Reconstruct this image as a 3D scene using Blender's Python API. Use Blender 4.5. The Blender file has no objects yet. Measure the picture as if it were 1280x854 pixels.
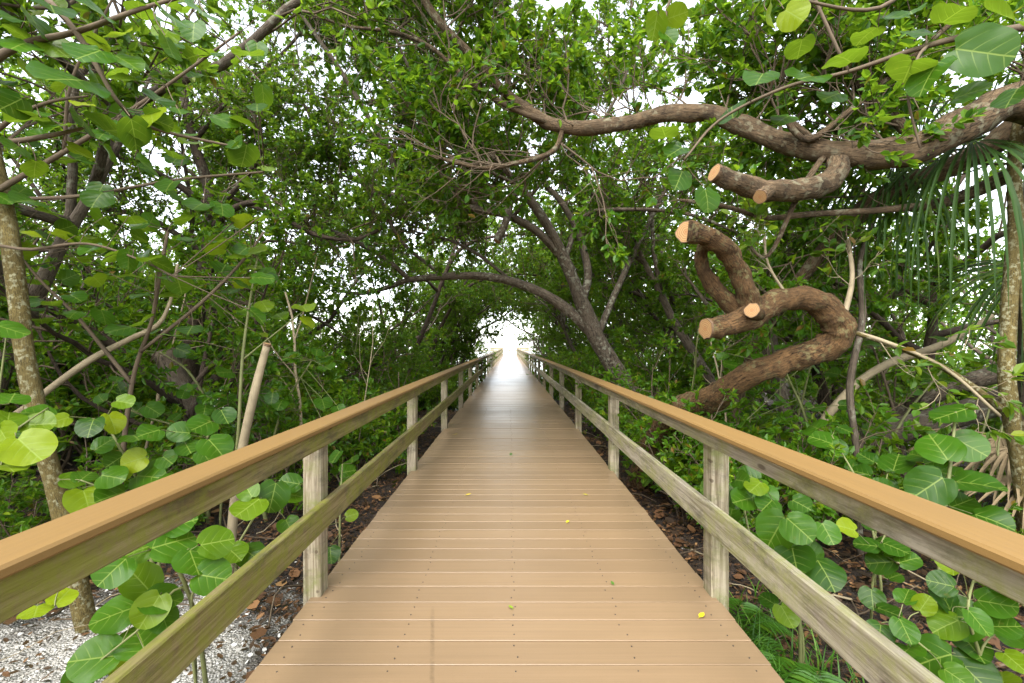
import bpy, math
import numpy as np
R = math.radians
PI = math.pi
SC = bpy.context.scene
COL = SC.collection
F, CX, CY, H = 569.0, 637.0, 432.0, 1.25      # focal length in photo pixels, vanishing point, eye height over the deck
UP = np.array([0., 0., 1.])


def P(px, py, Y):
    """the point of the place that the photo shows at (px, py), Y metres down the boardwalk"""
    return np.array([(px - CX) / F * Y, Y, H - (py - CY) / F * Y])


def nrm(v):
    v = np.asarray(v, float)
    return v / np.maximum(np.linalg.norm(v, axis=-1, keepdims=True), 1e-9)


# ------------------------------------------------------------------ ground height
def gz(x, y):
    x = np.asarray(x, float); y = np.asarray(y, float)
    b = -0.42 + 0.05 * np.sin(x * 1.3 + 0.4) * np.cos(y * 0.9) + 0.03 * np.sin(x * 3.1 + y * 2.3) + 0.02 * np.sin(y * 4.7 - x * 2.2)
    shore = 17.0 + np.clip(x, -1, 30) * 0.9 - np.clip(-x - 9, 0, 30) * 0.3
    t = np.clip((y - shore + 6) / 12.0, 0, 1)
    return b - 1.6 * t * t * (3 - 2 * t)


# ------------------------------------------------------------------ mesh building
class MB:
    def __init__(s):
        s.v = []; s.q = []; s.t = []; s.qm = []; s.tm = []; s.n = 0; s.tint = []; s.uv = []; s.qs = []; s.ts = []

    def add(s, v, quads=None, tris=None, mat=0, tint=None, uv=None, smooth=True):
        v = np.asarray(v, float).reshape(-1, 3)
        if quads is not None and len(quads):
            q = np.asarray(quads, int).reshape(-1, 4) + s.n
            s.q.append(q); s.qm.append(np.full(len(q), mat)); s.qs.append(np.full(len(q), smooth))
        if tris is not None and len(tris):
            t = np.asarray(tris, int).reshape(-1, 3) + s.n
            s.t.append(t); s.tm.append(np.full(len(t), mat)); s.ts.append(np.full(len(t), smooth))
        n = len(v)
        tt = np.zeros((n, 2)) if tint is None else np.broadcast_to(np.asarray(tint, float), (n, 2))
        uu = np.zeros((n, 2)) if uv is None else np.asarray(uv, float).reshape(-1, 2)
        s.v.append(v); s.tint.append(tt); s.uv.append(uu); s.n += n

    def mesh(s, name, mats):
        me = bpy.data.meshes.new(name)
        v = np.concatenate(s.v)
        q = np.concatenate(s.q) if s.q else np.zeros((0, 4), int)
        t = np.concatenate(s.t) if s.t else np.zeros((0, 3), int)
        me.vertices.add(len(v)); me.vertices.foreach_set('co', v.astype(np.float32).ravel())
        me.loops.add(q.size + t.size)
        me.loops.foreach_set('vertex_index', np.concatenate([q.ravel(), t.ravel()]).astype(np.int32))
        me.polygons.add(len(q) + len(t))
        st = np.concatenate([np.arange(len(q)) * 4, q.size + np.arange(len(t)) * 3]).astype(np.int32)
        me.polygons.foreach_set('loop_start', st)
        mi = np.concatenate([np.concatenate(s.qm) if s.qm else [], np.concatenate(s.tm) if s.tm else []]).astype(np.int32)
        me.polygons.foreach_set('material_index', mi)
        sm = np.concatenate([np.concatenate(s.qs) if s.qs else [], np.concatenate(s.ts) if s.ts else []]).astype(bool)
        for m in mats: me.materials.append(m)
        me.update(calc_edges=True)
        me.polygons.foreach_set('use_smooth', sm)
        T = np.concatenate(s.tint); U = np.concatenate(s.uv)
        a = me.attributes.new('tint', 'FLOAT_VECTOR', 'POINT')
        a.data.foreach_set('vector', np.column_stack([T, np.zeros(len(T))]).astype(np.float32).ravel())
        a = me.attributes.new('luv', 'FLOAT_VECTOR', 'POINT')
        a.data.foreach_set('vector', np.column_stack([U, np.zeros(len(U))]).astype(np.float32).ravel())
        return me

    def build(s, name, mats, parent=None, loc=None):
        if not isinstance(mats, (list, tuple)): mats = [mats]
        o = bpy.data.objects.new(name, s.mesh(name, mats)); COL.objects.link(o)
        if parent is not None: o.parent = parent
        if loc is not None: o.location = loc
        return o

    # --- shapes
    def box(s, a, b, mat=0, tint=None, ch=0.0, axis=1):
        """a board from corner a to corner b, its long edges along `axis` chamfered by ch"""
        a = np.asarray(a, float); b = np.asarray(b, float)
        i, j = [k for k in range(3) if k != axis]
        if ch <= 0: ch = 0.0015
        prof = [(a[i] + ch, a[j]), (b[i] - ch, a[j]), (b[i], a[j] + ch), (b[i], b[j] - ch), (b[i] - ch, b[j]), (a[i] + ch, b[j]), (a[i], b[j] - ch), (a[i], a[j] + ch)]
        V = np.zeros((16, 3))
        for k, (pi, pj) in enumerate(prof):
            V[k, i] = pi; V[k, j] = pj; V[k, axis] = a[axis]
            V[8 + k, i] = pi; V[8 + k, j] = pj; V[8 + k, axis] = b[axis]
        Q = [(k, (k + 1) % 8, 8 + (k + 1) % 8, 8 + k) for k in range(8)]
        Q += [(0, 7, 2, 1), (7, 6, 3, 2), (6, 5, 4, 3), (8, 9, 10, 15), (15, 10, 11, 14), (14, 11, 12, 13)]
        s.add(V, quads=Q, mat=mat, tint=tint, smooth=False)

    def tube(s, pts, rad, sides=6, mat=0, tint=None, cap=True, lump=0.0, rng=None):
        pts = np.asarray(pts, float); n = len(pts)
        rad = np.broadcast_to(np.asarray(rad, float), (n,))
        tg = np.zeros_like(pts); tg[1:-1] = pts[2:] - pts[:-2]; tg[0] = pts[1] - pts[0]; tg[-1] = pts[-1] - pts[-2]
        tg = nrm(tg)
        ref = np.array([0.31, 0.17, 0.93]) if abs(tg[0][2]) < 0.8 else np.array([0.9, 0.3, 0.1])
        u = nrm(np.cross(tg[0], ref)); ang = np.arange(sides) / sides * 2 * PI
        ca, sa = np.cos(ang)[:, None], np.sin(ang)[:, None]
        V = np.zeros((n, sides, 3))
        kn = [] if (not lump or lump < .105 or n < 30) else [(rng.uniform(3, n - 3), rng.uniform(0, 6.28), rng.uniform(.10, .30)) for _ in range(n // 9)]
        for i in range(n):
            u = nrm(u - tg[i] * np.dot(u, tg[i])); w = np.cross(tg[i], u)
            rr = rad[i]
            if lump and rng is not None:
                rr = rad[i] * (1 + lump * (np.sin(ang * 2 + i * .55 + 1.3) * .5 + np.sin(ang * 3 - i * 0.8) * .35 + np.sin(ang + i * .31) * .4 + rng.normal(0, .26, sides)))[:, None]
                for (ki, ka, kh) in kn:      # knots and old branch scars
                    if abs(i - ki) < 5: rr = rr * (1 + kh * math.exp(-((i - ki) / 1.6) ** 2) * np.exp(-((np.angle(np.exp(1j * (ang - ka)))) / .55) ** 2))[:, None]
            V[i] = pts[i] + (ca * u + sa * w) * rr
        idx = np.arange(n * sides).reshape(n, sides)
        a = idx[:-1]; b = np.roll(a, -1, 1); d = idx[1:]; c = np.roll(d, -1, 1)
        Q = np.stack([a, b, c, d], -1).reshape(-1, 4)
        sl_ = np.concatenate([[0], np.cumsum(np.linalg.norm(np.diff(pts, axis=0), axis=1))])
        uv = np.stack([np.repeat(sl_, sides), np.tile(ang, n)], -1)
        V = V.reshape(-1, 3); T = []
        if cap:
            uv = np.concatenate([uv, [[0, 0], [sl_[-1], 0]]])
            V = np.concatenate([V, pts[:1], pts[-1:]])
            k = np.arange(sides); kk = (k + 1) % sides
            T = np.concatenate([np.stack([kk, k, np.full(sides, n * sides)], -1), np.stack([k + (n - 1) * sides, kk + (n - 1) * sides, np.full(sides, n * sides + 1)], -1)])
        s.add(V, quads=Q, tris=T, mat=mat, tint=tint, uv=uv)

    def leaves(s, pos, ax, up, ln, wr, fold=0.22, bend=0.18, mat=0, tint=None):
        """small elliptical leaves: folded along the midrib, tip bent down"""
        pos = np.asarray(pos); n = len(pos)
        if n == 0: return
        ax = nrm(ax); y = nrm(np.cross(up, ax)); z = np.cross(ax, y)
        ln = np.broadcast_to(ln, (n,))[:, None]; wd = ln * np.broadcast_to(wr, (n,))[:, None] * .5
        def pt(t, w, h): return pos + ax * ln * t + y * wd * w + z * ln * h
        V = np.stack([pt(0, 0, 0), pt(.28, .86, fold * .3), pt(.66, .88, fold * .3 - bend * .35), pt(1, 0, -bend), pt(.66, -.88, fold * .3 - bend * .35), pt(.28, -.86, fold * .3)], 1)
        Q = np.array([[0, 3, 2, 1], [0, 5, 4, 3]])
        Q = (np.arange(n)[:, None, None] * 6 + Q[None]).reshape(-1, 4)
        tt = None if tint is None else np.repeat(tint, 6, 0)
        uv = np.tile(np.array([[0, 0], [.28, .43], [.66, .43], [1, 0], [.66, -.43], [.28, -.43]]), (n, 1))
        s.add(V.reshape(-1, 3), quads=Q, mat=mat, tint=tt, uv=uv, smooth=False)

    def round_leaves(s, pos, ax, up, size, rng, mat=0, tint=None):
        """sea-grape leaves: nearly round, notched at the stalk, cupped and wavy"""
        pos = np.asarray(pos); n = len(pos)
        if n == 0: return
        M = 22
        t = np.arange(M) / M * 2 * PI
        r = .5 * (1 + .03 * np.cos(2 * t))
        d = np.abs(np.abs(t - PI))
        r = np.where(d < .01, .36, np.where(d < .32, .49, r))
        ox = .47 + r * np.cos(t); oy = r * np.sin(t) * 1.1
        X = np.concatenate([[.2], .2 + (ox - .2) * .38, .2 + (ox - .2) * .72, ox]); Y = np.concatenate([[0], oy * .38, oy * .72, oy])
        ax = nrm(ax); y = nrm(np.cross(up, ax)); z = np.cross(ax, y)
        size = np.broadcast_to(size, (n,))
        cup = rng.uniform(-.12, .45, n)[:, None]; bend = rng.uniform(-.05, .3, n)[:, None]; tw = rng.uniform(-.25, .25, n)[:, None]
        ph = rng.uniform(0, 6.28, n)[:, None]
        th = np.arctan2(Y, X - .47)[None]; rr = np.hypot(X - .47, Y)[None]
        Z = cup * np.abs(Y)[None] * .55 - bend * (X[None] ** 2) + tw * X[None] * Y[None] + .035 * np.sin(th * 3 + ph) * (rr / .5) ** 2 + .02 * np.sin(th * 7 + ph * 2) * (rr / .5) ** 3
        asp = rng.uniform(.88, 1.08, n)[:, None, None]
        sz = size[:, None, None]
        V = pos[:, None] + sz * (ax[:, None] * X[None, :, None] + y[:, None] * Y[None, :, None] * asp + z[:, None] * Z[:, :, None])
        k = np.arange(M); kk = (k + 1) % M
        T = np.stack([np.zeros(M, int), 1 + k, 1 + kk], -1)
        Q = np.concatenate([np.stack([1 + k + o, 1 + k + M + o, 1 + kk + M + o, 1 + kk + o], -1) for o in (0, M)])
        nv = 1 + 3 * M; off = np.arange(n)[:, None, None] * nv
        tt = None if tint is None else np.repeat(tint, nv, 0)
        s.add(V.reshape(-1, 3), quads=(off + Q).reshape(-1, 4), tris=(off + T).reshape(-1, 3), mat=mat, tint=tt, uv=np.tile(np.stack([X, Y], -1), (n, 1)))


def thing(name, label, cat, loc=(0, 0, 0), rotz=0, group=None):
    o = bpy.data.objects.new(name, None); COL.objects.link(o)
    o.empty_display_size = .2; o.location = loc; o.rotation_euler = (0, 0, rotz)
    return tag(o, label, cat, group)


def tag(o, label=None, cat=None, group=None, kind=None):
    for k, v in (('label', label), ('category', cat), ('group', group), ('kind', kind)):
        if v: o[k] = v
    return o


def dup(root, loc, rotz=0, scale=1.0, label=None, group=None):
    r = root.copy(); COL.objects.link(r); r.location = loc; r.rotation_euler = (0, 0, rotz)
    r.scale = (scale,) * 3 if np.isscalar(scale) else scale
    if label: r['label'] = label
    if group: r['group'] = group
    for ch in list(root.children):
        c = ch.copy(); COL.objects.link(c); c.parent = r
        for g in list(ch.children):
            d = g.copy(); COL.objects.link(d); d.parent = c
    return r


# ------------------------------------------------------------------ materials
def mat(name):
    m = bpy.data.materials.new(name); m.use_nodes = True
    nt = m.node_tree; nt.nodes.clear()
    out = nt.nodes.new('ShaderNodeOutputMaterial'); b = nt.nodes.new('ShaderNodeBsdfPrincipled')
    nt.links.new(b.outputs[0], out.inputs[0])
    return m, nt, b, out


class G:
    """short hand for wiring nodes"""
    def __init__(s, nt): s.nt = nt
    def n(s, typ, **kw):
        x = s.nt.nodes.new('ShaderNode' + typ)
        for k, v in kw.items(): setattr(x, k, v)
        return x
    def l(s, a, b): s.nt.links.new(a, b)
    def put(s, sock, v):
        if hasattr(v, 'is_output') or isinstance(v, bpy.types.NodeSocket): s.l(v, sock)
        elif isinstance(v, (tuple, list)) and len(v) == 3 and sock.type == 'RGBA': sock.default_value = (*v, 1)
        else: sock.default_value = v
    def math(s, op, a, b=0.0, c=None, clamp=False):
        x = s.n('Math', operation=op, use_clamp=clamp); s.put(x.inputs[0], a); s.put(x.inputs[1], b)
        if c is not None: s.put(x.inputs[2], c)
        return x.outputs[0]
    def mix(s, f, a, b, blend='MIX'):
        x = s.n('Mix', data_type='RGBA', blend_type=blend); s.put(x.inputs[0], f); s.put(x.inputs[6], a); s.put(x.inputs[7], b)
        return x.outputs[2]
    def noise(s, vec, scale, detail=4, rough=.55, dist=0.0):
        x = s.n('TexNoise'); s.l(vec, x.inputs['Vector']); x.inputs['Scale'].default_value = scale
        x.inputs['Detail'].default_value = detail; x.inputs['Roughness'].default_value = rough; x.inputs['Distortion'].default_value = dist
        return x.outputs['Fac']
    def ramp(s, f, lo, hi):
        x = s.n('MapRange'); x.inputs[1].default_value = lo; x.inputs[2].default_value = hi; s.put(x.inputs[0], f); x.clamp = True
        return x.outputs[0]
    def scale(s, vec, sc):
        x = s.n('Mapping'); s.l(vec, x.inputs[0]); x.inputs['Scale'].default_value = sc
        return x.outputs[0]
    def co(s, kind='Object'): return s.n('TexCoord').outputs[kind]
    def attr(s, name):
        x = s.n('Attribute', attribute_name=name); y = s.n('SeparateXYZ'); s.l(x.outputs['Vector'], y.inputs[0])
        return y.outputs[0], y.outputs[1]
    def rnd(s): return s.n('ObjectInfo').outputs['Random']
    def bump(s, h, strength, dist, b):
        x = s.n('Bump'); x.inputs['Strength'].default_value = strength; x.inputs['Distance'].default_value = dist
        s.l(h, x.inputs['Height']); s.l(x.outputs[0], b.inputs['Normal'])


def leaf_mat(name, dark, mid, young, trans=.42, rough=.42, veins=False, old=(.2, .11, .02), spec=.32):
    m, nt, b, out = mat(name); g = G(nt)
    a, h = g.attr('tint')
    c = g.mix(g.ramp(a, 0, .55), dark, mid)
    c = g.mix(g.ramp(a, .6, 1.0), c, young)
    c = g.mix(g.ramp(h, .975, .99), c, old)
    if veins:
        u, v = g.attr('luv'); av = g.math('ABSOLUTE', v)
        mid_v = g.ramp(av, .022, .007)
        k = g.math('FRACT', g.math('MULTIPLY', g.math('SUBTRACT', g.math('ADD', u, g.math('MULTIPLY', g.math('MULTIPLY', av, av), -.5)), g.math('MULTIPLY', av, .55)), 4.3))
        side = g.math('MULTIPLY', g.ramp(g.math('ABSOLUTE', g.math('SUBTRACT', k, .5)), .065, .015), g.ramp(av, .42, .08))
        vv = g.math('MAXIMUM', mid_v, g.math('MULTIPLY', side, .75))
        co = g.co()
        blotch = g.ramp(g.noise(co, 26, 3), .66, .74)
        c = g.mix(g.math('MULTIPLY', blotch, .35), c, (.17, .13, .03))
        c = g.mix(g.math('MULTIPLY', g.noise(co, 9, 3), .5), c, mid)
        c = g.mix(g.math('MULTIPLY', vv, .7), c, (.24, .32, .06))
        puff = g.math('ABSOLUTE', g.math('SUBTRACT', k, .5))
        g.bump(g.math('MULTIPLY', puff, g.ramp(av, .0, .06)), .14, .008, b)
    g.l(c, b.inputs['Base Color']); b.inputs['Roughness'].default_value = rough
    b.inputs['Specular IOR Level'].default_value = spec
    t = g.n('BsdfTranslucent'); g.l(g.mix(.55, c, (.29, .44, .02)), t.inputs[0])
    mx = g.n('MixShader'); mx.inputs[0].default_value = trans
    g.l(b.outputs[0], mx.inputs[1]); g.l(t.outputs[0], mx.inputs[2]); g.l(mx.outputs[0], out.inputs[0])
    return m


def bark_mat(name, c1, c2, lichen, amount=.5, scale=1.0, bump=.6):
    m, nt, b, out = mat(name); g = G(nt); co = g.co()
    u, v = g.attr('luv'); al = g.n('CombineXYZ'); g.l(g.math('MULTIPLY', g.math('COSINE', v), .11), al.inputs[0]); g.l(g.math('MULTIPLY', g.math('SINE', v), .11), al.inputs[1]); g.l(g.math('MULTIPLY', u, .3), al.inputs[2]); al = al.outputs[0]
    f = g.noise(co, 9 * scale, 6, .65, .6); fine = g.noise(al, 42 * scale, 6, .72, .5)
    big = g.noise(co, 2.3 * scale, 3)
    c = g.mix(g.ramp(f, .3, .7), c1, c2)
    c = g.mix(g.ramp(fine, .5, .66), c, tuple(.22 * x for x in c1))
    cr = g.n('TexVoronoi', feature='DISTANCE_TO_EDGE'); g.l(al, cr.inputs['Vector']); cr.inputs['Scale'].default_value = 34 * scale
    crk = g.math('MULTIPLY', g.ramp(cr.outputs['Distance'], .10, .0), g.ramp(big, .3, .55))
    c = g.mix(g.math('MULTIPLY', crk, .8), c, tuple(.25 * x for x in c1))
    c = g.mix(g.math('MULTIPLY', g.ramp(g.noise(co, 1.4 * scale, 4, .6), .45, .65), .5), c, tuple(.45 * x for x in c2))
    lm = g.math('MULTIPLY', g.ramp(g.noise(co, 17 * scale, 5, .6), .52, .62), g.ramp(big, .62 - .3 * amount, .72 - .25 * amount))
    c = g.mix(g.math('MULTIPLY', lm, .8), c, lichen)
    g.l(c, b.inputs['Base Color']); b.inputs['Roughness'].default_value = .88; b.inputs['Specular IOR Level'].default_value = .25
    g.bump(g.math('ADD', g.math('MULTIPLY', f, .6), fine), bump, .02, b)
    return m


def rail_mat(name, c1, c2, moss, moss_amt):
    """weathered pine, grain along the board, green algae in patches"""
    m, nt, b, out = mat(name); g = G(nt); co = g.co()
    off = g.n('VectorMath', operation='ADD'); g.l(co, off.inputs[0])
    cb = g.n('CombineXYZ'); r = g.rnd()
    for k in range(3): g.l(g.math('MULTIPLY', r, (7.3, 31.0, 11.7)[k]), cb.inputs[k])
    g.l(cb.outputs[0], off.inputs[1]); v = off.outputs[0]
    tint, ax = g.attr('tint')
    gy = g.scale(v, (38, 1.6, 38)); gzv = g.scale(v, (38, 38, 1.6))
    mv = g.n('Mix', data_type='VECTOR'); g.l(ax, mv.inputs[0]); g.l(gy, mv.inputs[4]); g.l(gzv, mv.inputs[5]); gv = mv.outputs[1]
    grain = g.noise(gv, 1.0, 6, .65, 1.2); fine = g.noise(gv, 4.0, 4, .6)
    c = g.mix(g.ramp(grain, .38, .6), c1, c2)
    c = g.mix(g.math('MULTIPLY', g.ramp(fine, .55, .78), .6), c, tuple(x * .4 for x in c1))
    patch = g.noise(g.scale(v, (3, 2.0, 6)), 1.3, 5, .62)
    mm = g.ramp(patch, .62 - moss_amt * .3, .74 - moss_amt * .2)
    mm = g.math('MULTIPLY', mm, g.ramp(g.noise(v, 22, 4, .7), .3, .6))
    c = g.mix(g.math('MULTIPLY', mm, .72), c, moss)
    dirt = g.ramp(g.noise(g.scale(v, (3, 1, 3)), 2.6, 7, .75), .5, .66)
    c = g.mix(g.math('MULTIPLY', dirt, .65), c, (.05, .045, .028))
    kn = g.n('TexVoronoi'); g.l(g.scale(v, (5, 1.6, 5)), kn.inputs['Vector']); kn.inputs['Scale'].default_value = 1.5
    c = g.mix(g.math('MULTIPLY', g.ramp(kn.outputs['Distance'], .085, .05), .7), c, (.05, .03, .015))
    g.l(c, b.inputs['Base Color']); b.inputs['Roughness'].default_value = .85; b.inputs['Specular IOR Level'].default_value = .3
    g.bump(g.math('ADD', grain, g.math('MULTIPLY', fine, .5)), .5, .006, b)
    return m


def deck_mat(name, base, along, rough, wear=1.0):
    m, nt, b, out = mat(name); g = G(nt); co = g.co()
    tint, _ = g.attr('tint')
    sc = (1.2, 60, 60) if along == 0 else (60, 1.2, 60)
    st = g.noise(g.scale(co, sc), 1.0, 5, .6, .4); sp = g.noise(co, 240, 2, .5); big = g.noise(co, 1.1, 5, .6)
    c = g.mix(tint, tuple(x * .87 for x in base), tuple(min(1, x * 1.08) for x in base))
    c = g.mix(g.math('MULTIPLY', g.ramp(st, .35, .75), .35 * wear), c, tuple(x * .62 for x in base))
    c = g.mix(g.math('MULTIPLY', g.ramp(big, .45, .8), .25 * wear), c, (base[0] * .62, base[1] * .63, base[2] * .68))
    c = g.mix(g.math('MULTIPLY', g.ramp(sp, .6, .75), .3), c, tuple(x * .55 for x in base))
    if along == 0:          # a dark scuff dragged over the first boards
        sx = g.n('SeparateXYZ'); g.l(co, sx.inputs[0])
        dl = g.math('ABSOLUTE', g.math('ADD', g.math('ADD', sx.outputs[0], .287), g.math('MULTIPLY', g.math('SUBTRACT', sx.outputs[1], 1.685), .165)))
        sk = g.math('MULTIPLY', g.math('MULTIPLY', g.ramp(dl, .012, .004), g.ramp(sx.outputs[1], 2.2, 2.1)), g.ramp(g.noise(co, 30, 4, .7), .3, .6))
        c = g.mix(g.math('MULTIPLY', sk, .45), c, tuple(x * .35 for x in base))
    g.l(c, b.inputs['Base Color'])
    g.put(b.inputs['Roughness'], g.math('ADD', rough, g.math('MULTIPLY', g.math('SUBTRACT', big, .5), .16)))
    b.inputs['Specular IOR Level'].default_value = .5
    g.bump(g.math('ADD', st, g.math('MULTIPLY', sp, .4)), .22, .002, b)
    return m


def plain(name, c, rough=.7, spec=.4, var=.35, sc=20):
    m, nt, b, out = mat(name); g = G(nt); co = g.co()
    g.l(g.mix(g.math('MULTIPLY', g.ramp(g.noise(co, sc, 5, .6), .35, .7), var), c, tuple(x * .4 for x in c)), b.inputs['Base Color'])
    b.inputs['Roughness'].default_value = rough; b.inputs['Specular IOR Level'].default_value = spec
    return m


M_LEAF = leaf_mat('mangrove_leaf', (.022, .082, .006), (.078, .198, .010), (.230, .330, .012), trans=.54, rough=.38)
M_LEAF_PALE = leaf_mat('buttonwood_leaf', (.036, .100, .012), (.098, .205, .020), (.250, .335, .024), trans=.54, rough=.4)
M_GRAPE = leaf_mat('sea_grape_leaf', (.012, .044, .005), (.042, .118, .006), (.260, .310, .008), trans=.38, rough=.3, spec=.2, veins=True, old=(.24, .10, .02))
M_PALM = leaf_mat('palm_leaf', (.013, .036, .007), (.030, .070, .010), (.12, .16, .02), trans=.25, rough=.55, spec=.18)
M_FERN = leaf_mat('fern_leaf', (.03, .10, .012), (.06, .17, .015), (.14, .26, .02), trans=.35)
M_DEADLEAF = leaf_mat('dead_leaf', (.034, .021, .012), (.120, .056, .024), (.26, .135, .055), trans=.12, rough=.7, old=(.30, .17, .07))
M_FALLEN = leaf_mat('fallen_leaf', (.05, .14, .02), (.22, .30, .02), (.62, .46, .02), trans=.1, rough=.5)
M_STRAW = plain('dry_palm_straw', (.19, .14, .075), .9)
M_BARK = bark_mat('grey_bark', (.085, .062, .042), (.17, .135, .098), (.27, .27, .20), .5)
M_BARK_RED = bark_mat('red_brown_bark', (.062, .042, .024), (.225, .150, .082), (.24, .22, .14), .7, 1.25, 1.0)
M_BARK_ORANGE = bark_mat('orange_bark', (.055, .031, .014), (.235, .130, .052), (.20, .18, .08), .6, 1.4, 1.2)
M_BARK_DARK = bark_mat('dark_bark', (.055, .038, .027), (.115, .082, .058), (.20, .20, .15), .3)
M_BARK_LICHEN = bark_mat('lichen_bark', (.115, .085, .026), (.21, .16, .055), (.33, .32, .20), .95, 2.2)
M_TWIG = plain('twig_bark', (.13, .095, .06), .85, .3, .5, 12)
M_TWIG_PALE = plain('pale_twig_bark', (.33, .265, .165), .85, .3, .5, 12)
M_STALK = plain('green_stalk', (.16, .17, .06), .6, .4, .5, 14)
M_DECK = deck_mat('tan_composite', (.236, .158, .087), 0, .34)
M_CAP = deck_mat('tan_cap_board', (.232, .134, .040), 1, .55, 1.2)
M_RAIL = rail_mat('mossy_rail_board', (.115, .078, .034), (.235, .185, .090), (.165, .180, .014), 1.0)
M_RAIL_DRY = rail_mat('weathered_rail_board', (.17, .138, .095), (.38, .335, .255), (.23, .235, .06), .8)
M_POST = rail_mat('weathered_post', (.13, .098, .058), (.35, .300, .21), (.15, .165, .04), .6)
M_SCREW = plain('screw_head', (.05, .04, .035), .5)


def cut_mat():
    m, nt, b, out = mat('sawn_wood'); g = G(nt)
    u, v = g.attr('luv')
    r = g.math('SQRT', g.math('ADD', g.math('MULTIPLY', u, u), g.math('MULTIPLY', v, v)))
    n = g.noise(g.co(), 30, 4)
    rings = g.math('SINE', g.math('ADD', g.math('MULTIPLY', r, 34), g.math('MULTIPLY', n, 6)))
    c = g.mix(g.ramp(rings, -1, 1), (.25, .13, .045), (.40, .235, .10))
    c = g.mix(g.ramp(r, .3, .0), c, (.30, .13, .045)); c = g.mix(g.ramp(r, .86, .97), c, (.12, .07, .035))
    c = g.mix(g.math('MULTIPLY', g.ramp(n, .55, .7), .4), c, (.25, .15, .08))
    g.l(c, b.inputs['Base Color']); b.inputs['Roughness'].default_value = .8
    return m


M_CUT = cut_mat()


def ground_mat():
    m, nt, b, out = mat('shell_and_humus'); g = G(nt); co = g.co()
    big = g.noise(co, .55, 4, .6); mid = g.noise(co, 5, 6, .65); fine = g.noise(co, 55, 4, .7)
    v = g.n('TexVoronoi'); g.l(co, v.inputs['Vector']); v.inputs['Scale'].default_value = 75
    sep = g.n('SeparateXYZ'); g.l(co, sep.inputs[0])
    humus = g.mix(g.ramp(mid, .35, .65), (.014, .010, .007), (.045, .028, .017))
    shell = g.mix(g.ramp(v.outputs['Distance'], .1, .6), (.74, .72, .68), (.34, .32, .28))
    shell = g.mix(g.ramp(fine, .55, .7), shell, (.10, .085, .065))
    # the shell bank lies beside the boardwalk on its left, near the start
    dx = g.math('DIVIDE', g.math('ADD', sep.outputs[0], 2.25), 1.15); dy = g.math('DIVIDE', g.math('SUBTRACT', sep.outputs[1], 1.5), 1.5)
    d = g.math('SQRT', g.math('ADD', g.math('MULTIPLY', dx, dx), g.math('MULTIPLY', dy, dy)))
    d = g.math('ADD', d, g.math('MULTIPLY', g.math('SUBTRACT', mid, .5), 1.5))
    k = g.ramp(d, 1.25, .8)
    k = g.math('MAXIMUM', k, g.math('MULTIPLY', g.ramp(g.math('MULTIPLY', big, mid), .33, .38), .6))
    g.l(g.mix(k, humus, shell), b.inputs['Base Color']); b.inputs['Roughness'].default_value = .9
    g.bump(g.math('ADD', mid, g.math('MULTIPLY', v.outputs['Distance'], .7)), .9, .03, b)
    return m


def water_mat():
    m, nt, b, out = mat('bay_water'); g = G(nt); co = g.co()
    b.inputs['Base Color'].default_value = (.10, .13, .12, 1); b.inputs['Roughness'].default_value = .08
    b.inputs['IOR'].default_value = 1.33
    g.bump(g.noise(g.scale(co, (.8, 2.2, 1)), 1.3, 5, .6), .35, .12, b)
    return m


# ------------------------------------------------------------------ growing wood
def catmull(pts, per=6):
    p = np.asarray(pts, float); p = np.concatenate([2 * p[:1] - p[1:2], p, 2 * p[-1:] - p[-2:-1]])
    out = []
    for i in range(1, len(p) - 2):
        for t in np.arange(per) / per:
            out.append(.5 * (2 * p[i] + (p[i + 1] - p[i - 1]) * t + (2 * p[i - 1] - 5 * p[i] + 4 * p[i + 1] - p[i + 2]) * t * t + (-p[i - 1] + 3 * p[i] - 3 * p[i + 1] + p[i + 2]) * t ** 3))
    out.append(p[-2]); return np.array(out)


def wander(start, d, length, n, rng, jit=.2, trop=0.0, pull=None):
    pts = [np.asarray(start, float)]; d = nrm(d)
    for i in range(n):
        d = d + rng.normal(0, jit, 3) + UP * trop
        if pull is not None: d = d + pull
        d = nrm(d); pts.append(pts[-1] + d * length / n)
    return np.array(pts)


def at(pts, t):
    x = t * (len(pts) - 1); i = min(int(x), len(pts) - 2); f = x - i
    return pts[i] * (1 - f) + pts[i + 1] * f, nrm(pts[i + 1] - pts[i])


def side_dir(tg, ang, rng, bias=None):
    v = rng.normal(0, 1, 3)
    if bias is not None: v = v + bias
    v = nrm(v - tg * np.dot(v, tg))
    return nrm(tg * math.cos(ang) + v * math.sin(ang))


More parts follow.
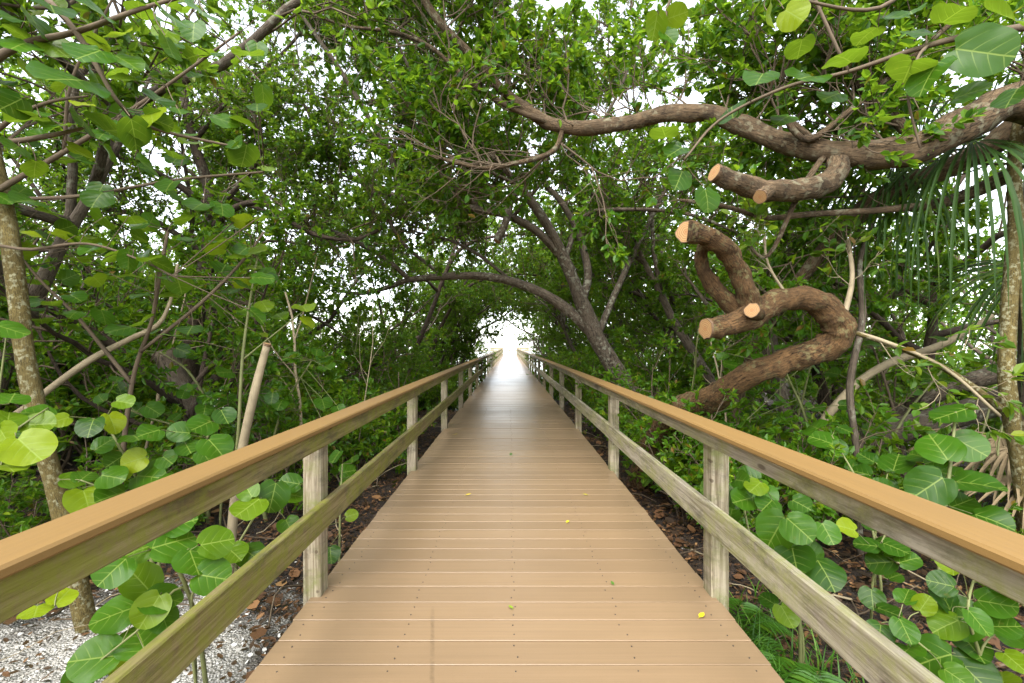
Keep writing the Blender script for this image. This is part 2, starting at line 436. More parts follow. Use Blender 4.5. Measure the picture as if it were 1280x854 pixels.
class Plant:
    def __init__(s, rng, leaf=(.055, .085), wr=.5, tint=(.42, .24), upness=.9, young=.06):
        s.rng = rng; s.trunk = MB(); s.br = MB(); s.tw = []; s.lp = []; s.la = []; s.leaf = leaf; s.wr = wr; s.tn = tint; s.upness = upness

    def twig(s, pts, nl, t0=.15, clump=False):
        rng = s.rng
        for k in range(nl):
            t = t0 + (1 - t0) * (rng.random() ** .38)
            p, tg = at(pts, min(t, .999))
            s.lp.append(p); s.la.append(side_dir(tg, rng.uniform(.4, 1.35), rng, UP * .25))

    def sprout(s, pts, n, t0, length, rad, spec, trop=.03, ang=(.5, 1.1), bias=None, nseg=5):
        """side shoots off a limb; spec = [(count, length, radius, leaves)] for the orders below"""
        rng = s.rng
        for k in range(n):
            t = t0 + (1 - t0) * ((k + rng.random()) / n)
            p, tg = at(pts, min(t, .999))
            L = length * rng.uniform(.6, 1.25) * (1.15 - .45 * t)
            q = wander(p, side_dir(tg, rng.uniform(*ang), rng, bias), L, nseg, rng, .2, trop)
            r0 = rad * rng.uniform(.75, 1.2)
            s.br.tube(q, np.linspace(r0, r0 * .35, len(q)), 5 if spec and len(spec) > 1 else 4, cap=False, mat=1)
            s.fill(q, spec, trop)

    def fill(s, q, spec, trop):
        if not spec: return
        cnt, L, r, leaves = spec[0]
        if len(spec) == 1:
            rng = s.rng
            for k in range(cnt):
                t = .2 + .8 * (k + rng.random()) / cnt
                p, tg = at(q, min(t, .999))
                w = wander(p, side_dir(tg, rng.uniform(.4, 1.1), rng, UP * .2), L * rng.uniform(.6, 1.3), 3, rng, .22, trop)
                s.tw.append((w, r))
                s.twig(w, leaves)
        else:
            s.sprout(q, cnt, .2, L, r, spec[1:], trop)

    def build_crown(s, mats, parent):
        """the crown: the fine branches with their leaves"""
        return s.crown().build('crown', [mats[1], mats[0]], parent)

    def crown(s):
        rng = s.rng; m = s.br; n = len(s.lp)
        if s.tw:                 # all the finest twigs at once
            W = np.array([w for w, r in s.tw]); rr = np.array([r for w, r in s.tw]); N, K = W.shape[:2]
            tg = nrm(np.gradient(W, axis=1)); u = nrm(np.cross(tg, [.31, .52, .79])); v = np.cross(tg, u)
            an = np.arange(3) / 3 * 2 * PI
            rad = (rr[:, None] * np.linspace(1, .5, K))[:, :, None, None]
            V = W[:, :, None] + (np.cos(an)[:, None] * u[:, :, None] + np.sin(an)[:, None] * v[:, :, None]) * rad
            ix = np.arange(K * 3).reshape(K, 3); a_ = ix[:-1]; b_ = np.roll(a_, -1, 1); d_ = ix[1:]; c_ = np.roll(d_, -1, 1)
            Q = np.stack([a_, b_, c_, d_], -1).reshape(1, -1, 4) + (np.arange(N) * K * 3)[:, None, None]
            m.add(V.reshape(-1, 3), quads=Q.reshape(-1, 4), mat=1)
        lp = np.array(s.lp); la = np.array(s.la)
        up = nrm(rng.normal(0, .55, (n, 3)) + UP * s.upness)
        la = nrm(la + rng.normal(0, .25, (n, 3)) - UP * .15)
        patch = .5 + .5 * np.sin(lp[:, 0] * 2.1 + 1) * np.sin(lp[:, 1] * 1.7 + 2) * np.sin(lp[:, 2] * 2.3)
        a = np.clip(rng.normal(s.tn[0], s.tn[1], n) + (patch - .5) * .35, 0, 1)
        m.leaves(lp, la, up, rng.uniform(*s.leaf, n), rng.uniform(s.wr * .8, s.wr * 1.2, n), bend=.15, tint=np.column_stack([a, rng.random(n)]))
        return m


def plant_thing(name, label, cat, pl, mats, loc=(0, 0, 0), rotz=0, group=None):
    o = thing(name, label, cat, loc, rotz, group)
    if pl.trunk.n: pl.trunk.build('trunk', mats[0], o)
    pl.build_crown(mats[1:], o)
    return o


def tree_variant(seed, trunk_h=2.4, r0=.1, lean=.25, limbs=5, limb_len=2.6, spec=((7, 1.0, .012, 0), (8, .42, .005, 15)), roots=0, low=.45, leaf=(.055, .085), tint=(.42, .24), trop=.05, wr=.5):
    rng = np.random.default_rng(seed); p = Plant(rng, leaf, wr, tint)
    tr = wander((0, 0, -.4), (lean * .5, rng.normal(0, .1), 1), trunk_h + .25, 9, rng, .09, .06, np.array([lean * .06, 0, 0]))
    rad = r0 * np.interp(np.linspace(0, 1, len(tr)), [0, .55, 1], [1, .72, .12]); rad[0] *= 1.5; rad[1] *= 1.15
    p.trunk.tube(tr, rad, 9, lump=.08, rng=rng)
    for k in range(limbs):
        t = low + (1 - low) * (k + rng.random() * .6) / limbs
        q0, tg = at(tr, min(t, .999))
        a = k * 2.4 + rng.uniform(-.5, .5)
        d = nrm(np.array([math.cos(a) + lean * 1.6, math.sin(a), rng.uniform(.5, 1.3)]))
        q = wander(q0, d, limb_len * rng.uniform(.75, 1.25), 9, rng, .17, trop)
        rr = r0 * rng.uniform(.4, .6)
        p.trunk.tube(q, np.linspace(rr, rr * .25, len(q)), 7, lump=.06, rng=rng)
        p.sprout(q, spec[0][0], .22, spec[0][1], spec[0][2], spec[1:], trop * .6)
        p.sprout(q[-4:], 2, .5, spec[0][1] * .9, spec[0][2], spec[1:], trop * .6, ang=(.1, .5))
    for k in range(roots):
        a = k / roots * 6.28 + rng.uniform(-.3, .3); z = rng.uniform(.35, 1.0); d = rng.uniform(.4, .95)
        q = catmull([at(tr, (z + .25) / (trunk_h + .25))[0], (d * .55 * math.cos(a), d * .55 * math.sin(a), z * .72), (d * math.cos(a), d * math.sin(a), -.3)], 5)
        p.trunk.tube(q, rng.uniform(.012, .022), 5, cap=False)
    return p


def shrub_variant(seed, h=1.5, stems=6, leaf=(.07, .11), tint=(.52, .24), spec=((5, .55, .006, 0), (5, .28, .004, 11)), wr=.5):
    rng = np.random.default_rng(seed); p = Plant(rng, leaf, wr, tint)
    for k in range(stems):
        a = k * 2.4; d = nrm(np.array([math.cos(a) * .45, math.sin(a) * .45, 1.0]))
        q = wander((math.cos(a) * .06, math.sin(a) * .06, -.15), d, h * rng.uniform(.7, 1.2), 7, rng, .14, .04)
        p.trunk.tube(q, np.linspace(.016, .006, len(q)), 5, cap=False)
        p.sprout(q, spec[0][0], .15, spec[0][1], spec[0][2], spec[1:], .05)
    return p

# ================================================================== THE BOARDWALK
rng = np.random.default_rng(7)
WALK_END = 66.0
DL, DR = -.985, 1.025                                  # deck edges
walk = thing('boardwalk', 'tan plank boardwalk with mossy wooden railings running straight out to the bay', 'boardwalk')
m = MB(); y = -3.0; BW = .139; GAP = .006; k = 0
while y < WALK_END:
    j = rng.normal(0, .003, 2)
    m.box((DL + j[0], y, -.026), (DR + j[1], y + BW, rng.normal(0, .0006)), tint=(rng.random(), 0), ch=.0014, axis=0)
    y += BW + GAP; k += 1
deck = m.build('deck', M_DECK, walk)
m = MB(); y = -3.0 + BW * .25; a8 = np.arange(8) / 8 * 2 * PI
while y < 9.0:
    for x in (-.90, -.46, .02, .50, .94):
        for dy in (0, BW * .5):
            c = np.array([x + rng.normal(0, .008), y + dy + rng.normal(0, .004), .0022])
            V = np.concatenate([c + np.stack([np.cos(a8), np.sin(a8), 0 * a8], -1) * .003, c + np.stack([np.cos(a8), np.sin(a8), 0 * a8], -1) * .003 - UP * .004])
            q = np.arange(8); qq = (q + 1) % 8
            m.add(V, quads=np.concatenate([np.stack([q + 8, qq + 8, qq, q], -1), [[0, 1, 2, 3], [0, 3, 4, 7], [4, 5, 6, 7]]]), smooth=False)
    y += BW + GAP
m.build('screw', M_SCREW, walk)
for x in (-.86, 0.02, .90):
    m = MB(); m.box((x - .022, -3, -.22), (x + .022, WALK_END, -.027), tint=(0, 0)); m.build('stringer', M_RAIL, walk)
PY0, PS = 2.255, 2.285
posts_y = [PY0 + PS * k for k in range(-2, 28)]
for side in (-1, 1):
    pin = -.94 if side < 0 else 1.0                    # inner face of the posts
    rmat = M_RAIL if side < 0 else M_RAIL_DRY
    for py in posts_y:
        w = .088 * side; jx = rng.normal(0, .004); m = MB()
        x0, x1 = sorted((pin + jx, pin + w + jx))
        bot = -1.0 if py < 14 else -2.6
        m.box((x0, py + rng.normal(0, .004), bot), (x1, py + .1, .842), tint=(rng.random(), 1), ch=.004, axis=2)
        m.build('post', M_POST, walk)
    joints = [-3.0] + [posts_y[k] + .05 for k in range(1, len(posts_y), 2)] + [WALK_END]
    for y0, y1 in zip(joints[:-1], joints[1:]):
        y1 -= .003
        xi, xo = pin - .038 * side, pin - .0015 * side
        a, b = sorted((xi + rng.normal(0, .0015), xo))
        m = MB(); m.box((a, y0, .343 + rng.normal(0, .003)), (b, y1, .481 + rng.normal(0, .003)), tint=(rng.random(), 0), ch=.004); m.build('lower_rail', rmat, walk)
        a, b = sorted((xi + rng.normal(0, .0015), xo))
        m = MB(); m.box((a, y0, .758 + rng.normal(0, .002)), (b, y1, .8415), tint=(rng.random(), 0), ch=.004); m.build('upper_rail', rmat, walk)
        a, b = (-1.003, -.876) if side < 0 else (.902, 1.034)
        jj = rng.normal(0, .0015)
        m = MB(); m.box((a + jj, y0, .843), (b + jj, y1, .869), tint=(rng.random(), 0), ch=.006); m.build('cap_rail', M_CAP, walk)
# far platform at the end of the walk
pier = thing('pier_platform', 'pale railed platform across the far end of the boardwalk over open water', 'pier', (0, WALK_END + .02, 0))
m = MB(); y = 0.0
while y < 5.0:
    m.box((-5.2, y, -.026), (5.2, y + BW, 0), tint=(rng.random(), 0), ch=.003, axis=0); y += BW + GAP
m.build('deck', M_DECK, pier)
for x in np.linspace(-5.1, 5.1, 9):
    for yy in ((0.0, 4.9) if abs(x) > 1.3 else (4.9,)):
        m = MB(); m.box((x - .045, yy, -2.6), (x + .045, yy + .09, .98), tint=(.5, 1), axis=2); m.build('post', M_POST, pier)
for (x0, x1, yy) in ((-5.15, -1.1, -.045), (1.1, 5.15, -.045), (-5.15, 5.15, 4.99)):
    for (z0, z1) in ((.42, .55), (.82, .94)):
        m = MB(); m.box((x0, yy, z0), (x1, yy + .04, z1), tint=(.5, 0), axis=0); m.build('rail', M_RAIL_DRY, pier)
for s in (-1, 1):
    bn = thing('bench', 'dark wooden bench on the %s end of the far platform' % ('left' if s < 0 else 'right'), 'bench', (s * 2.1, WALK_END + 3.6, 0))
    m = MB()
    for q in range(4): m.box((-.9, q * .11, .43), (.9, q * .11 + .095, .47), tint=(.4, 0), axis=0)
    m.build('seat', M_RAIL, bn)
    m = MB()
    for q in range(3): m.box((-.9, .46, .62 + q * .13), (.9, .5, .73 + q * .13), tint=(.4, 0), axis=0)
    m.build('backrest', M_RAIL, bn)
    for x in (-.75, .75):
        m = MB(); m.box((x - .04, .02, 0), (x + .04, .1, .43), tint=(.4, 1), axis=2); m.build('leg', M_RAIL, bn)
        m = MB(); m.box((x - .04, .4, 0), (x + .04, .458, 1.0), tint=(.4, 1), axis=2); m.build('leg', M_RAIL, bn)

# ================================================================== GROUND, WATER
gx = np.unique(np.concatenate([np.linspace(-400, -30, 12), np.linspace(-30, -8, 40), np.linspace(-8, 8, 130), np.linspace(8, 30, 40), np.linspace(30, 400, 12)]))
gy = np.unique(np.concatenate([np.linspace(-300, -20, 10), np.linspace(-20, -1, 30), np.linspace(-1, 12, 110), np.linspace(12, 45, 50), np.linspace(45, 400, 12)]))
XX, YY = np.meshgrid(gx, gy, indexing='ij')
near = (np.abs(XX) < 9) & (YY < 14)
ZZ = gz(XX, YY) + np.where(near, rng.normal(0, .012, XX.shape), 0)
I = np.arange(XX.size).reshape(XX.shape)
Q = np.stack([I[:-1, :-1], I[1:, :-1], I[1:, 1:], I[:-1, 1:]], -1).reshape(-1, 4)
m = MB(); m.add(np.stack([XX, YY, ZZ], -1).reshape(-1, 3), quads=Q)
tag(m.build('ground', ground_mat()), kind='structure')
m = MB(); s = 5000.
m.add([(-s, -s, -.86), (s, -s, -.86), (s, s, -.86), (-s, s, -.86)], quads=[[0, 1, 2, 3]])
tag(m.build('water', water_mat()), kind='structure')

# leaf litter: nobody could count it
m = MB(); n = 125000
lx = np.where(rng.random(n) < .45, -.85 - 5 * rng.random(n) ** 1.3, .9 + 5.5 * rng.random(n) ** 1.3); ly = .4 + 12 * rng.random(n) ** 2.0
shellzone = (lx + 2.25) ** 2 / 1.2 + (ly - 1.5) ** 2 / 2.2 < 1.1
keep = ~shellzone | (rng.random(n) < .2); lx = lx[keep]; ly = ly[keep]; n = len(lx)
pos = np.column_stack([lx, ly, gz(lx, ly) + rng.uniform(.012, .045, n)])
th = rng.uniform(0, 6.28, n)
ax = np.column_stack([np.cos(th), np.sin(th), rng.normal(0, .25, n)]); up = nrm(rng.normal(0, .3, (n, 3)) + UP)
big = rng.random(n) < .03
m.leaves(pos, ax, up, np.where(big, rng.uniform(.07, .11, n), rng.uniform(.014, .055, n)), np.where(big, .85, .5), bend=-.12, tint=np.column_stack([np.clip(rng.normal(.27, .3, n), 0, 1), rng.random(n)]))
tag(m.build('leaf_litter', M_DEADLEAF), 'brown fallen leaves covering the ground on both sides of the boardwalk', 'leaf litter', kind='stuff')
# broken shell on the bank beside the start of the walk
n = 9000
sx = -2.25 + rng.normal(0, .62, n); sy = 1.6 + rng.normal(0, .75, n)
kp = (sx < -1.05) & (sy > .3); sx = sx[kp]; sy = sy[kp]; n = len(sx); th = rng.uniform(0, 6.28, n); m = MB()
m.leaves(np.column_stack([sx, sy, gz(sx, sy) + rng.uniform(.004, .02, n)]), np.column_stack([np.cos(th), np.sin(th), rng.normal(0, .3, n)]), nrm(rng.normal(0, .35, (n, 3)) + UP), .008 + .026 * rng.random(n) ** 3, rng.uniform(.55, 1.0, n), bend=.25, fold=-.25, tint=np.column_stack([rng.random(n), rng.random(n)]))
tag(m.build('shell_gravel', leaf_mat('broken_shell', (.38, .35, .30), (.66, .64, .60), (.82, .81, .78), trans=0, rough=.55, old=(.3, .2, .12))), 'white broken shell and grit on the ground at the lower left', 'shell gravel', kind='stuff')
# tangle of fallen twigs
m = MB()
for k in range(760):
    x = rng.choice([-1, 1]) * rng.uniform(1.15, 6.5); y = rng.uniform(.8, 11)
    q = wander((x, y, gz(x, y) + .02), (rng.normal(), rng.normal(), rng.uniform(-.02, .5)), rng.uniform(.25, 1.0), 5, rng, .2, -.03)
    q[:, 2] = np.maximum(q[:, 2], gz(q[:, 0], q[:, 1]) + .01)
    if abs(q[:, 0]).min() < 1.1: continue
    r = rng.uniform(.003, .009); m.tube(q, np.linspace(r, r * .5, len(q)), 4, cap=False, mat=int(rng.random() < .3))
tag(m.build('twig_litter', [M_TWIG, M_TWIG_PALE]), 'dry fallen twigs tangled over the ground under the trees', 'twigs', kind='stuff')

# ================================================================== SPECIAL TREES (placed as the photograph shows them)
def PP(rows):
    return np.array([P(*r[:3]) for r in rows]), np.array([r[3] * r[2] / F * .5 for r in rows])


def limb(mb, rows, per=6, sides=10, lump=.1, mat=0, start=None, cap=True):
    p, r = PP(rows)
    if start is not None: p = np.concatenate([start[0], p]); r = np.concatenate([start[1], r])
    q = catmull(p, per); rr = np.interp(np.linspace(0, len(r) - 1, len(q)), np.arange(len(r)), r)
    mb.tube(q, rr, sides, mat=mat, lump=lump, rng=rng, cap=cap)
    return q, rr


def cut_face(parent, c, d, r, off=.004):
    """a sawn end: a disc set on the end of a limb, with a slightly ragged rim"""
    d = nrm(d); u = nrm(np.cross(d, [.3, .2, .9])); w = np.cross(d, u); a = np.arange(16) / 16 * 2 * PI
    rr = r * (1.02 + .06 * rng.normal(0, 1, 16))[:, None]
    ring = (np.cos(a)[:, None] * u + np.sin(a)[:, None] * w)
    V = np.concatenate([[c + d * off], c + d * off + ring * rr * .55, c + d * off * .8 + ring * rr, c - d * .012 + ring * rr * 1.02])
    uv = np.concatenate([[(0, 0)], np.stack([np.cos(a), np.sin(a)], -1) * .55, np.stack([np.cos(a), np.sin(a)], -1), np.stack([np.cos(a), np.sin(a)], -1)])
    k = np.arange(16); kk = (k + 1) % 16
    m = MB(); m.add(V, tris=np.stack([np.zeros(16, int), 1 + k, 1 + kk], -1), quads=np.concatenate([np.stack([1 + k + o, 17 + k + o, 17 + kk + o, 1 + kk + o], -1) for o in (0, 16)]), uv=uv, smooth=False)
    return m.build('cut_face', M_CUT, parent)


SP_FINE = [(7, .38, .0042, 17)]
SP_TWO = [(5, .75, .009, 0), (7, .34, .0040, 17)]

# --- the big limb that crosses the picture from the right
p = Plant(np.random.default_rng(31), (.055, .09), .52, (.42, .25))
big_t = thing('overhanging_tree', 'large tree reaching a long thick limb from the right across the boardwalk', 'tree')
q1, r1 = limb(p.trunk, [(1455, 690, 3.3, 80), (1445, 420, 3.3, 66), (1400, 190, 3.2, 56), (1280, 128, 3.1, 44), (1215, 152, 3.1, 41), (1150, 184, 3.15, 39), (1090, 193, 3.2, 34), (1035, 190, 3.3, 28), (985, 180, 3.4, 25), (935, 160, 3.5, 22), (885, 142, 3.6, 20), (830, 143, 3.7, 19), (775, 155, 3.8, 18), (712, 160, 3.9, 17), (672, 146, 3.95, 14), (628, 112, 4.0, 12), (585, 66, 4.0, 11), (545, 22, 4.0, 10), (515, -30, 4.0, 9), (480, -110, 4.1, 7)], 7, 12, .11)
q2, _ = limb(p.trunk, [(1400, 195, 3.2, 40), (1300, 150, 3.4, 32), (1225, 192, 3.5, 27), (1165, 218, 3.6, 24), (1110, 240, 3.7, 22), (1065, 275, 3.8, 20), (1015, 330, 4.0, 17), (965, 400, 4.3, 14), (930, 470, 4.6, 13), (915, 560, 4.8, 14), (905, 650, 4.9, 15)], 6, 9, .09)
q3, _ = limb(p.trunk, [(1160, 190, 3.2, 16), (1120, 150, 3.3, 14), (1060, 95, 3.4, 13), (1000, 20, 3.5, 12), (950, -60, 3.6, 10)], 6, 7, .06)
q4, _ = limb(p.trunk, [(1035, 190, 3.3, 10), (985, 150, 3.25, 8), (1010, 175, 3.25, 8), (1060, 140, 3.2, 7), (1130, 80, 3.1, 7), (1200, 20, 3.0, 6)], 6, 6, .05)
q5, _ = limb(p.trunk, [(708, 158, 3.9, 8), (650, 140, 3.9, 7), (590, 105, 3.9, 6), (540, 60, 3.95, 5), (490, 40, 4.0, 5), (430, 32, 4.1, 4), (370, 10, 4.2, 3)], 6, 5, .05)
q6, _ = limb(p.trunk, [(705, 158, 3.9, 8), (690, 190, 3.9, 7), (640, 205, 3.9, 6), (600, 210, 3.95, 5), (540, 195, 4.0, 4)], 5, 5, .05)
q7, _ = limb(p.trunk, [(1270, 215, 3.4, 20), (1190, 250, 3.6, 14), (1110, 262, 3.4, 9), (1010, 268, 3.3, 8), (960, 272, 3.25, 7), (905, 258, 3.2, 6), (850, 250, 3.15, 4)], 6, 6, .06)
q8, _ = limb(p.trunk, [(1035, 188, 3.3, 8), (1000, 240, 3.2, 7), (960, 320, 3.2, 5), (930, 300, 3.3, 4)], 5, 5, .05)
p.trunk.build('trunk', M_BARK_RED, big_t)
mb = MB()
qs, rs = limb(mb, [(1046, 192, 3.3, 24), (1046, 214, 3.22, 26), (1026, 233, 3.16, 26), (985, 238, 3.1, 25), (945, 236, 3.05, 25), (915, 226, 3.0, 24), (893, 216, 2.97, 22)], 10, 14, .12)
sl = mb.build('sawn_limb', M_BARK_RED, big_t); cut_face(sl, qs[-1], qs[-1] - qs[-4], rs[-1])
st = np.array([P(962, 237, 3.05), P(950, 246, 2.96)]); m = MB()
mb = MB(); mb.tube(st, [.05, .045], 9); s2 = mb.build('sawn_stub', M_BARK_RED, big_t); cut_face(s2, st[1], st[1] - st[0], .043)
BACK = np.array([0, 1.3, 1.6])
for q in (q1[75:], q3, q5, q6):
    p.sprout(q, 9, .1, .9, .010, SP_TWO, .05, bias=BACK, ang=(.8, 1.3))
p.sprout(q4, 6, .3, .5, .006, SP_FINE, .04); p.sprout(q7, 6, .3, .35, .004, [(3, .2, .003, 3)], .0)
p.sprout(q1[28:80], 11, .05, .9, .010, SP_TWO, .08, bias=BACK * 1.3, ang=(.9, 1.3))
p.sprout(q2[6:40], 7, .05, .7, .008, SP_TWO, .05)
for q in (q1[70:], q5, q6): p.sprout(q, 9, .1, .9, .006, [(6, .45, .0032, 1)], .0)
p.build_crown([M_TWIG, M_LEAF], big_t)

# --- the twisted, much-sawn tree behind the right railing
tw = thing('twisted_tree', 'twisted orange-barked tree looping behind the right railing with sawn-off limbs', 'tree')
mb = MB()
q, r = limb(mb, [(800, 618, 5.5, 34), (818, 552, 5.2, 36), (848, 518, 4.6, 38), (890, 498, 3.95, 32), (935, 470, 3.6, 29), (985, 450, 3.5, 29), (1030, 436, 3.42, 33), (1048, 414, 3.38, 36), (1036, 389, 3.36, 34), (1005, 373, 3.32, 28), (972, 377, 3.25, 29), (940, 394, 3.2, 32), (905, 408, 3.12, 26), (882, 411, 3.08, 25)], 11, 16, .13)
tk = mb.build('trunk', M_BARK_ORANGE, tw); cut_face(tk, q[-1], q[-1] - q[-4], r[-1])
mb = MB()
q, r = limb(mb, [(945, 394, 3.2, 26), (934, 370, 3.18, 26), (923, 338, 3.14, 23), (907, 313, 3.08, 25), (886, 297, 3.0, 24), (858, 290, 2.92, 27)], 11, 15, .14)
b1 = mb.build('sawn_limb', M_BARK_ORANGE, tw); cut_face(b1, q[-1], q[-1] - q[-4] + np.array([0, -.03, 0]), r[-1])
mb = MB()
q, r = limb(mb, [(942, 398, 3.24, 24), (912, 380, 3.26, 22), (888, 352, 3.24, 19), (876, 326, 3.2, 16), (880, 304, 3.12, 13)], 10, 11, .14)
mb.build('looping_limb', M_BARK_ORANGE, tw)
mb = MB(); st = np.array([P(946, 393, 3.14), P(940, 388, 3.02)]); mb.tube(st, [.052, .05], 10, lump=.06, rng=rng)
b3 = mb.build('sawn_stub', M_BARK_ORANGE, tw); cut_face(b3, st[1], st[1] - st[0], .048)
p = Plant(np.random.default_rng(32), (.06, .10), .55, (.5, .25)); mb = MB()
for rows in ([(1048, 412, 3.4, 6), (1100, 425, 3.3, 5), (1180, 460, 3.2, 4), (1250, 520, 3.1, 4)], [(1052, 405, 3.4, 8), (1065, 350, 3.5, 6), (1060, 300, 3.6, 5)], [(985, 372, 3.3, 4), (960, 330, 3.3, 3), (955, 290, 3.3, 3)]):
    q, _ = limb(p.br, rows, 5, 5, .05, mat=1); p.sprout(q, 5, .3, .35, .004, [(4, .2, .003, 6)], .03)
p.build_crown([M_TWIG_PALE, M_LEAF_PALE], tw)

# --- the tree that arches over the walk from the right
p = Plant(np.random.default_rng(33), (.055, .085), .5, (.36, .25))
ar = thing('arching_tree', 'leaning tree behind the right railing arching dark limbs over the boardwalk', 'tree')
q0, _ = limb(p.trunk, [(822, 600, 7.4, 31.9), (806, 560, 7.3, 28.6), (790, 500, 7.15, 25.2), (768, 460, 7.0, 22.7), (742, 415, 6.9, 21.0), (722, 365, 6.8, 16.8), (706, 325, 6.7, 14.3), (686, 285, 6.6, 12.6), (664, 252, 6.5, 10.9), (650, 233, 6.4, 9.2), (625, 205, 6.3, 6.7), (590, 170, 6.3, 5.0)], 7, 10, .1)
limbs_b = [
    [(745, 420, 6.9, 16.8), (715, 392, 6.9, 14.3), (680, 368, 6.9, 12.6), (640, 352, 7.0, 10.9), (600, 345, 7.1, 10.1), (555, 346, 7.2, 9.2), (512, 350, 7.3, 7.6), (482, 360, 7.4, 5.9), (450, 367, 7.5, 5.0), (415, 362, 7.6, 3.4)],
    [(512, 350, 7.3, 6.7), (480, 322, 7.2, 6.7), (440, 300, 7.1, 6.7), (395, 283, 7.0, 5.9), (350, 270, 6.9, 5.9), (300, 252, 6.8, 5.0), (250, 225, 6.7, 4.2), (200, 180, 6.6, 3.4)],
    [(700, 318, 6.7, 11.8), (672, 290, 6.6, 10.1), (640, 272, 6.6, 10.1), (600, 262, 6.6, 8.4), (560, 255, 6.6, 8.4), (500, 246, 6.6, 6.7), (450, 228, 6.7, 5.0), (410, 190, 6.8, 4.2), (380, 130, 6.9, 3.4)],
    [(498, 246, 6.6, 8.4), (490, 200, 6.4, 7.6), (462, 150, 6.2, 6.7), (430, 95, 6.0, 5.9), (395, 45, 5.8, 5.0), (350, -20, 5.6, 4.2)],
    [(728, 380, 6.8, 11.8), (735, 340, 6.9, 10.1), (722, 290, 7.0, 8.4), (700, 250, 7.0, 7.6), (680, 225, 7.1, 6.7), (690, 180, 7.2, 5.0), (720, 120, 7.3, 4.2)],
    [(745, 425, 6.95, 10.1), (772, 360, 7.2, 8.4), (800, 300, 7.4, 6.7), (840, 220, 7.6, 5.0)],
    [(600, 262, 6.6, 5.0), (560, 215, 6.5, 4.2), (530, 170, 6.5, 3.4), (500, 130, 6.5, 2.5)],
    [(706, 325, 6.7, 7.6), (730, 270, 6.9, 5.9), (790, 262, 6.6, 5.0), (860, 268, 6.2, 4.2), (920, 290, 5.8, 3.4)],
    [(640, 272, 6.6, 5.0), (690, 215, 6.3, 5.0), (740, 170, 6.0, 4.2), (780, 100, 5.8, 3.4), (800, 20, 5.6, 2.5)],
    [(650, 233, 6.4, 5.0), (590, 200, 6.1, 4.2), (540, 140, 5.8, 4.2), (500, 60, 5.6, 3.4), (470, -20, 5.4, 2.5)],
    [(555, 346, 7.2, 5.0), (500, 300, 7.0, 4.2), (470, 240, 6.8, 4.2), (420, 200, 6.7, 3.4), (350, 190, 6.6, 2.5)],
    [(640, 352, 7.0, 5.0), (600, 320, 7.2, 4.2), (560, 300, 7.3, 3.4), (520, 290, 7.4, 2.5)]]
lq = [limb(p.trunk, rows, 6, 7, .08)[0] for rows in limbs_b]
p.trunk.build('trunk', M_BARK, ar)
mb = MB(); q, r = limb(mb, [(648, 234, 6.4, 10), (637, 252, 6.35, 11), (632, 278, 6.3, 10), (621, 302, 6.25, 9)], 6, 8, .1)
ds = mb.build('hanging_stub', M_BARK, ar); cut_face(ds, q[-1], q[-1] - q[-3], r[-1])
p.sprout(q0[52:], 8, .1, .9, .010, SP_TWO, .04)
for i, q in enumerate(lq):
    if i == 0: p.sprout(q[30:], 4, .3, .6, .007, SP_FINE, .06, bias=UP)
    else: p.sprout(q, 10, .25, .95, .009, SP_TWO, .05, bias=BACK, ang=(.8, 1.3))
    p.sprout(q, 7, .2, .9, .006, [(6, .45, .0035, 1)], .0)
p.build_crown([M_TWIG, M_LEAF], ar)

# --- trees whose limbs roof the far part of the walk
for i, (sx, y0, zz, lab) in enumerate(((-1, 11.0, 3.5, 'thin dark tree roofing the walk from the left, level with the fifth post'), (-1, 13.4, 2.95, 'thin dark tree roofing the walk from the left, level with the sixth post'), (1, 16.2, 2.95, 'thin dark tree roofing the walk from the right, level with the seventh post'), (-1, 19.0, 3.0, 'thin dark tree roofing the walk from the left, level with the eighth post'), (1, 21.6, 3.05, 'thin dark tree roofing the walk from the right, level with the ninth post'), (-1, 24.0, 3.1, 'last thin dark tree roofing the walk from the left, before the open water'))):
    p = Plant(np.random.default_rng(300 + i), (.06, .095), .52, (.42, .26)); g_ = np.random.default_rng(310 + i)
    ro = thing('mangrove_tree', lab, 'tree', group='mangroves roofing the boardwalk')
    b = np.array([sx * 2.5, y0, float(gz(sx * 2.5, y0)) - .3])
    q = catmull([b, (sx * 2.35, y0, .8), (sx * 1.9, y0 - .1, 2.0), (sx * 1.2, y0 - .2, zz), (0, y0 - .3, zz + .35), (-sx * 1.2, y0 - .3, zz + .25), (-sx * 2.2, y0 - .2, zz)], 6)
    p.trunk.tube(q, np.linspace(.075, .012, len(q)), 8, lump=.08, rng=g_)
    q2 = wander(q[16], (sx * -.35, .3, 1), 2.6, 9, g_, .14, .02); p.trunk.tube(q2, np.linspace(.045, .01, 10), 7)
    q3 = wander(q[14], (sx * .6, -.6, 1), 2.4, 9, g_, .14, .02); p.trunk.tube(q3, np.linspace(.04, .01, 10), 7)
    p.trunk.build('trunk', M_BARK_DARK, ro)
    p.sprout(q[20:], 18, .02, .7, .009, SP_TWO, .03, bias=UP * .25)
    p.sprout(q2, 9, .1, .9, .009, SP_TWO, .04); p.sprout(q3, 8, .1, .9, .009, SP_TWO, .04)
    p.build_crown([M_TWIG, [M_LEAF, M_LEAF_PALE][i % 2]], ro)

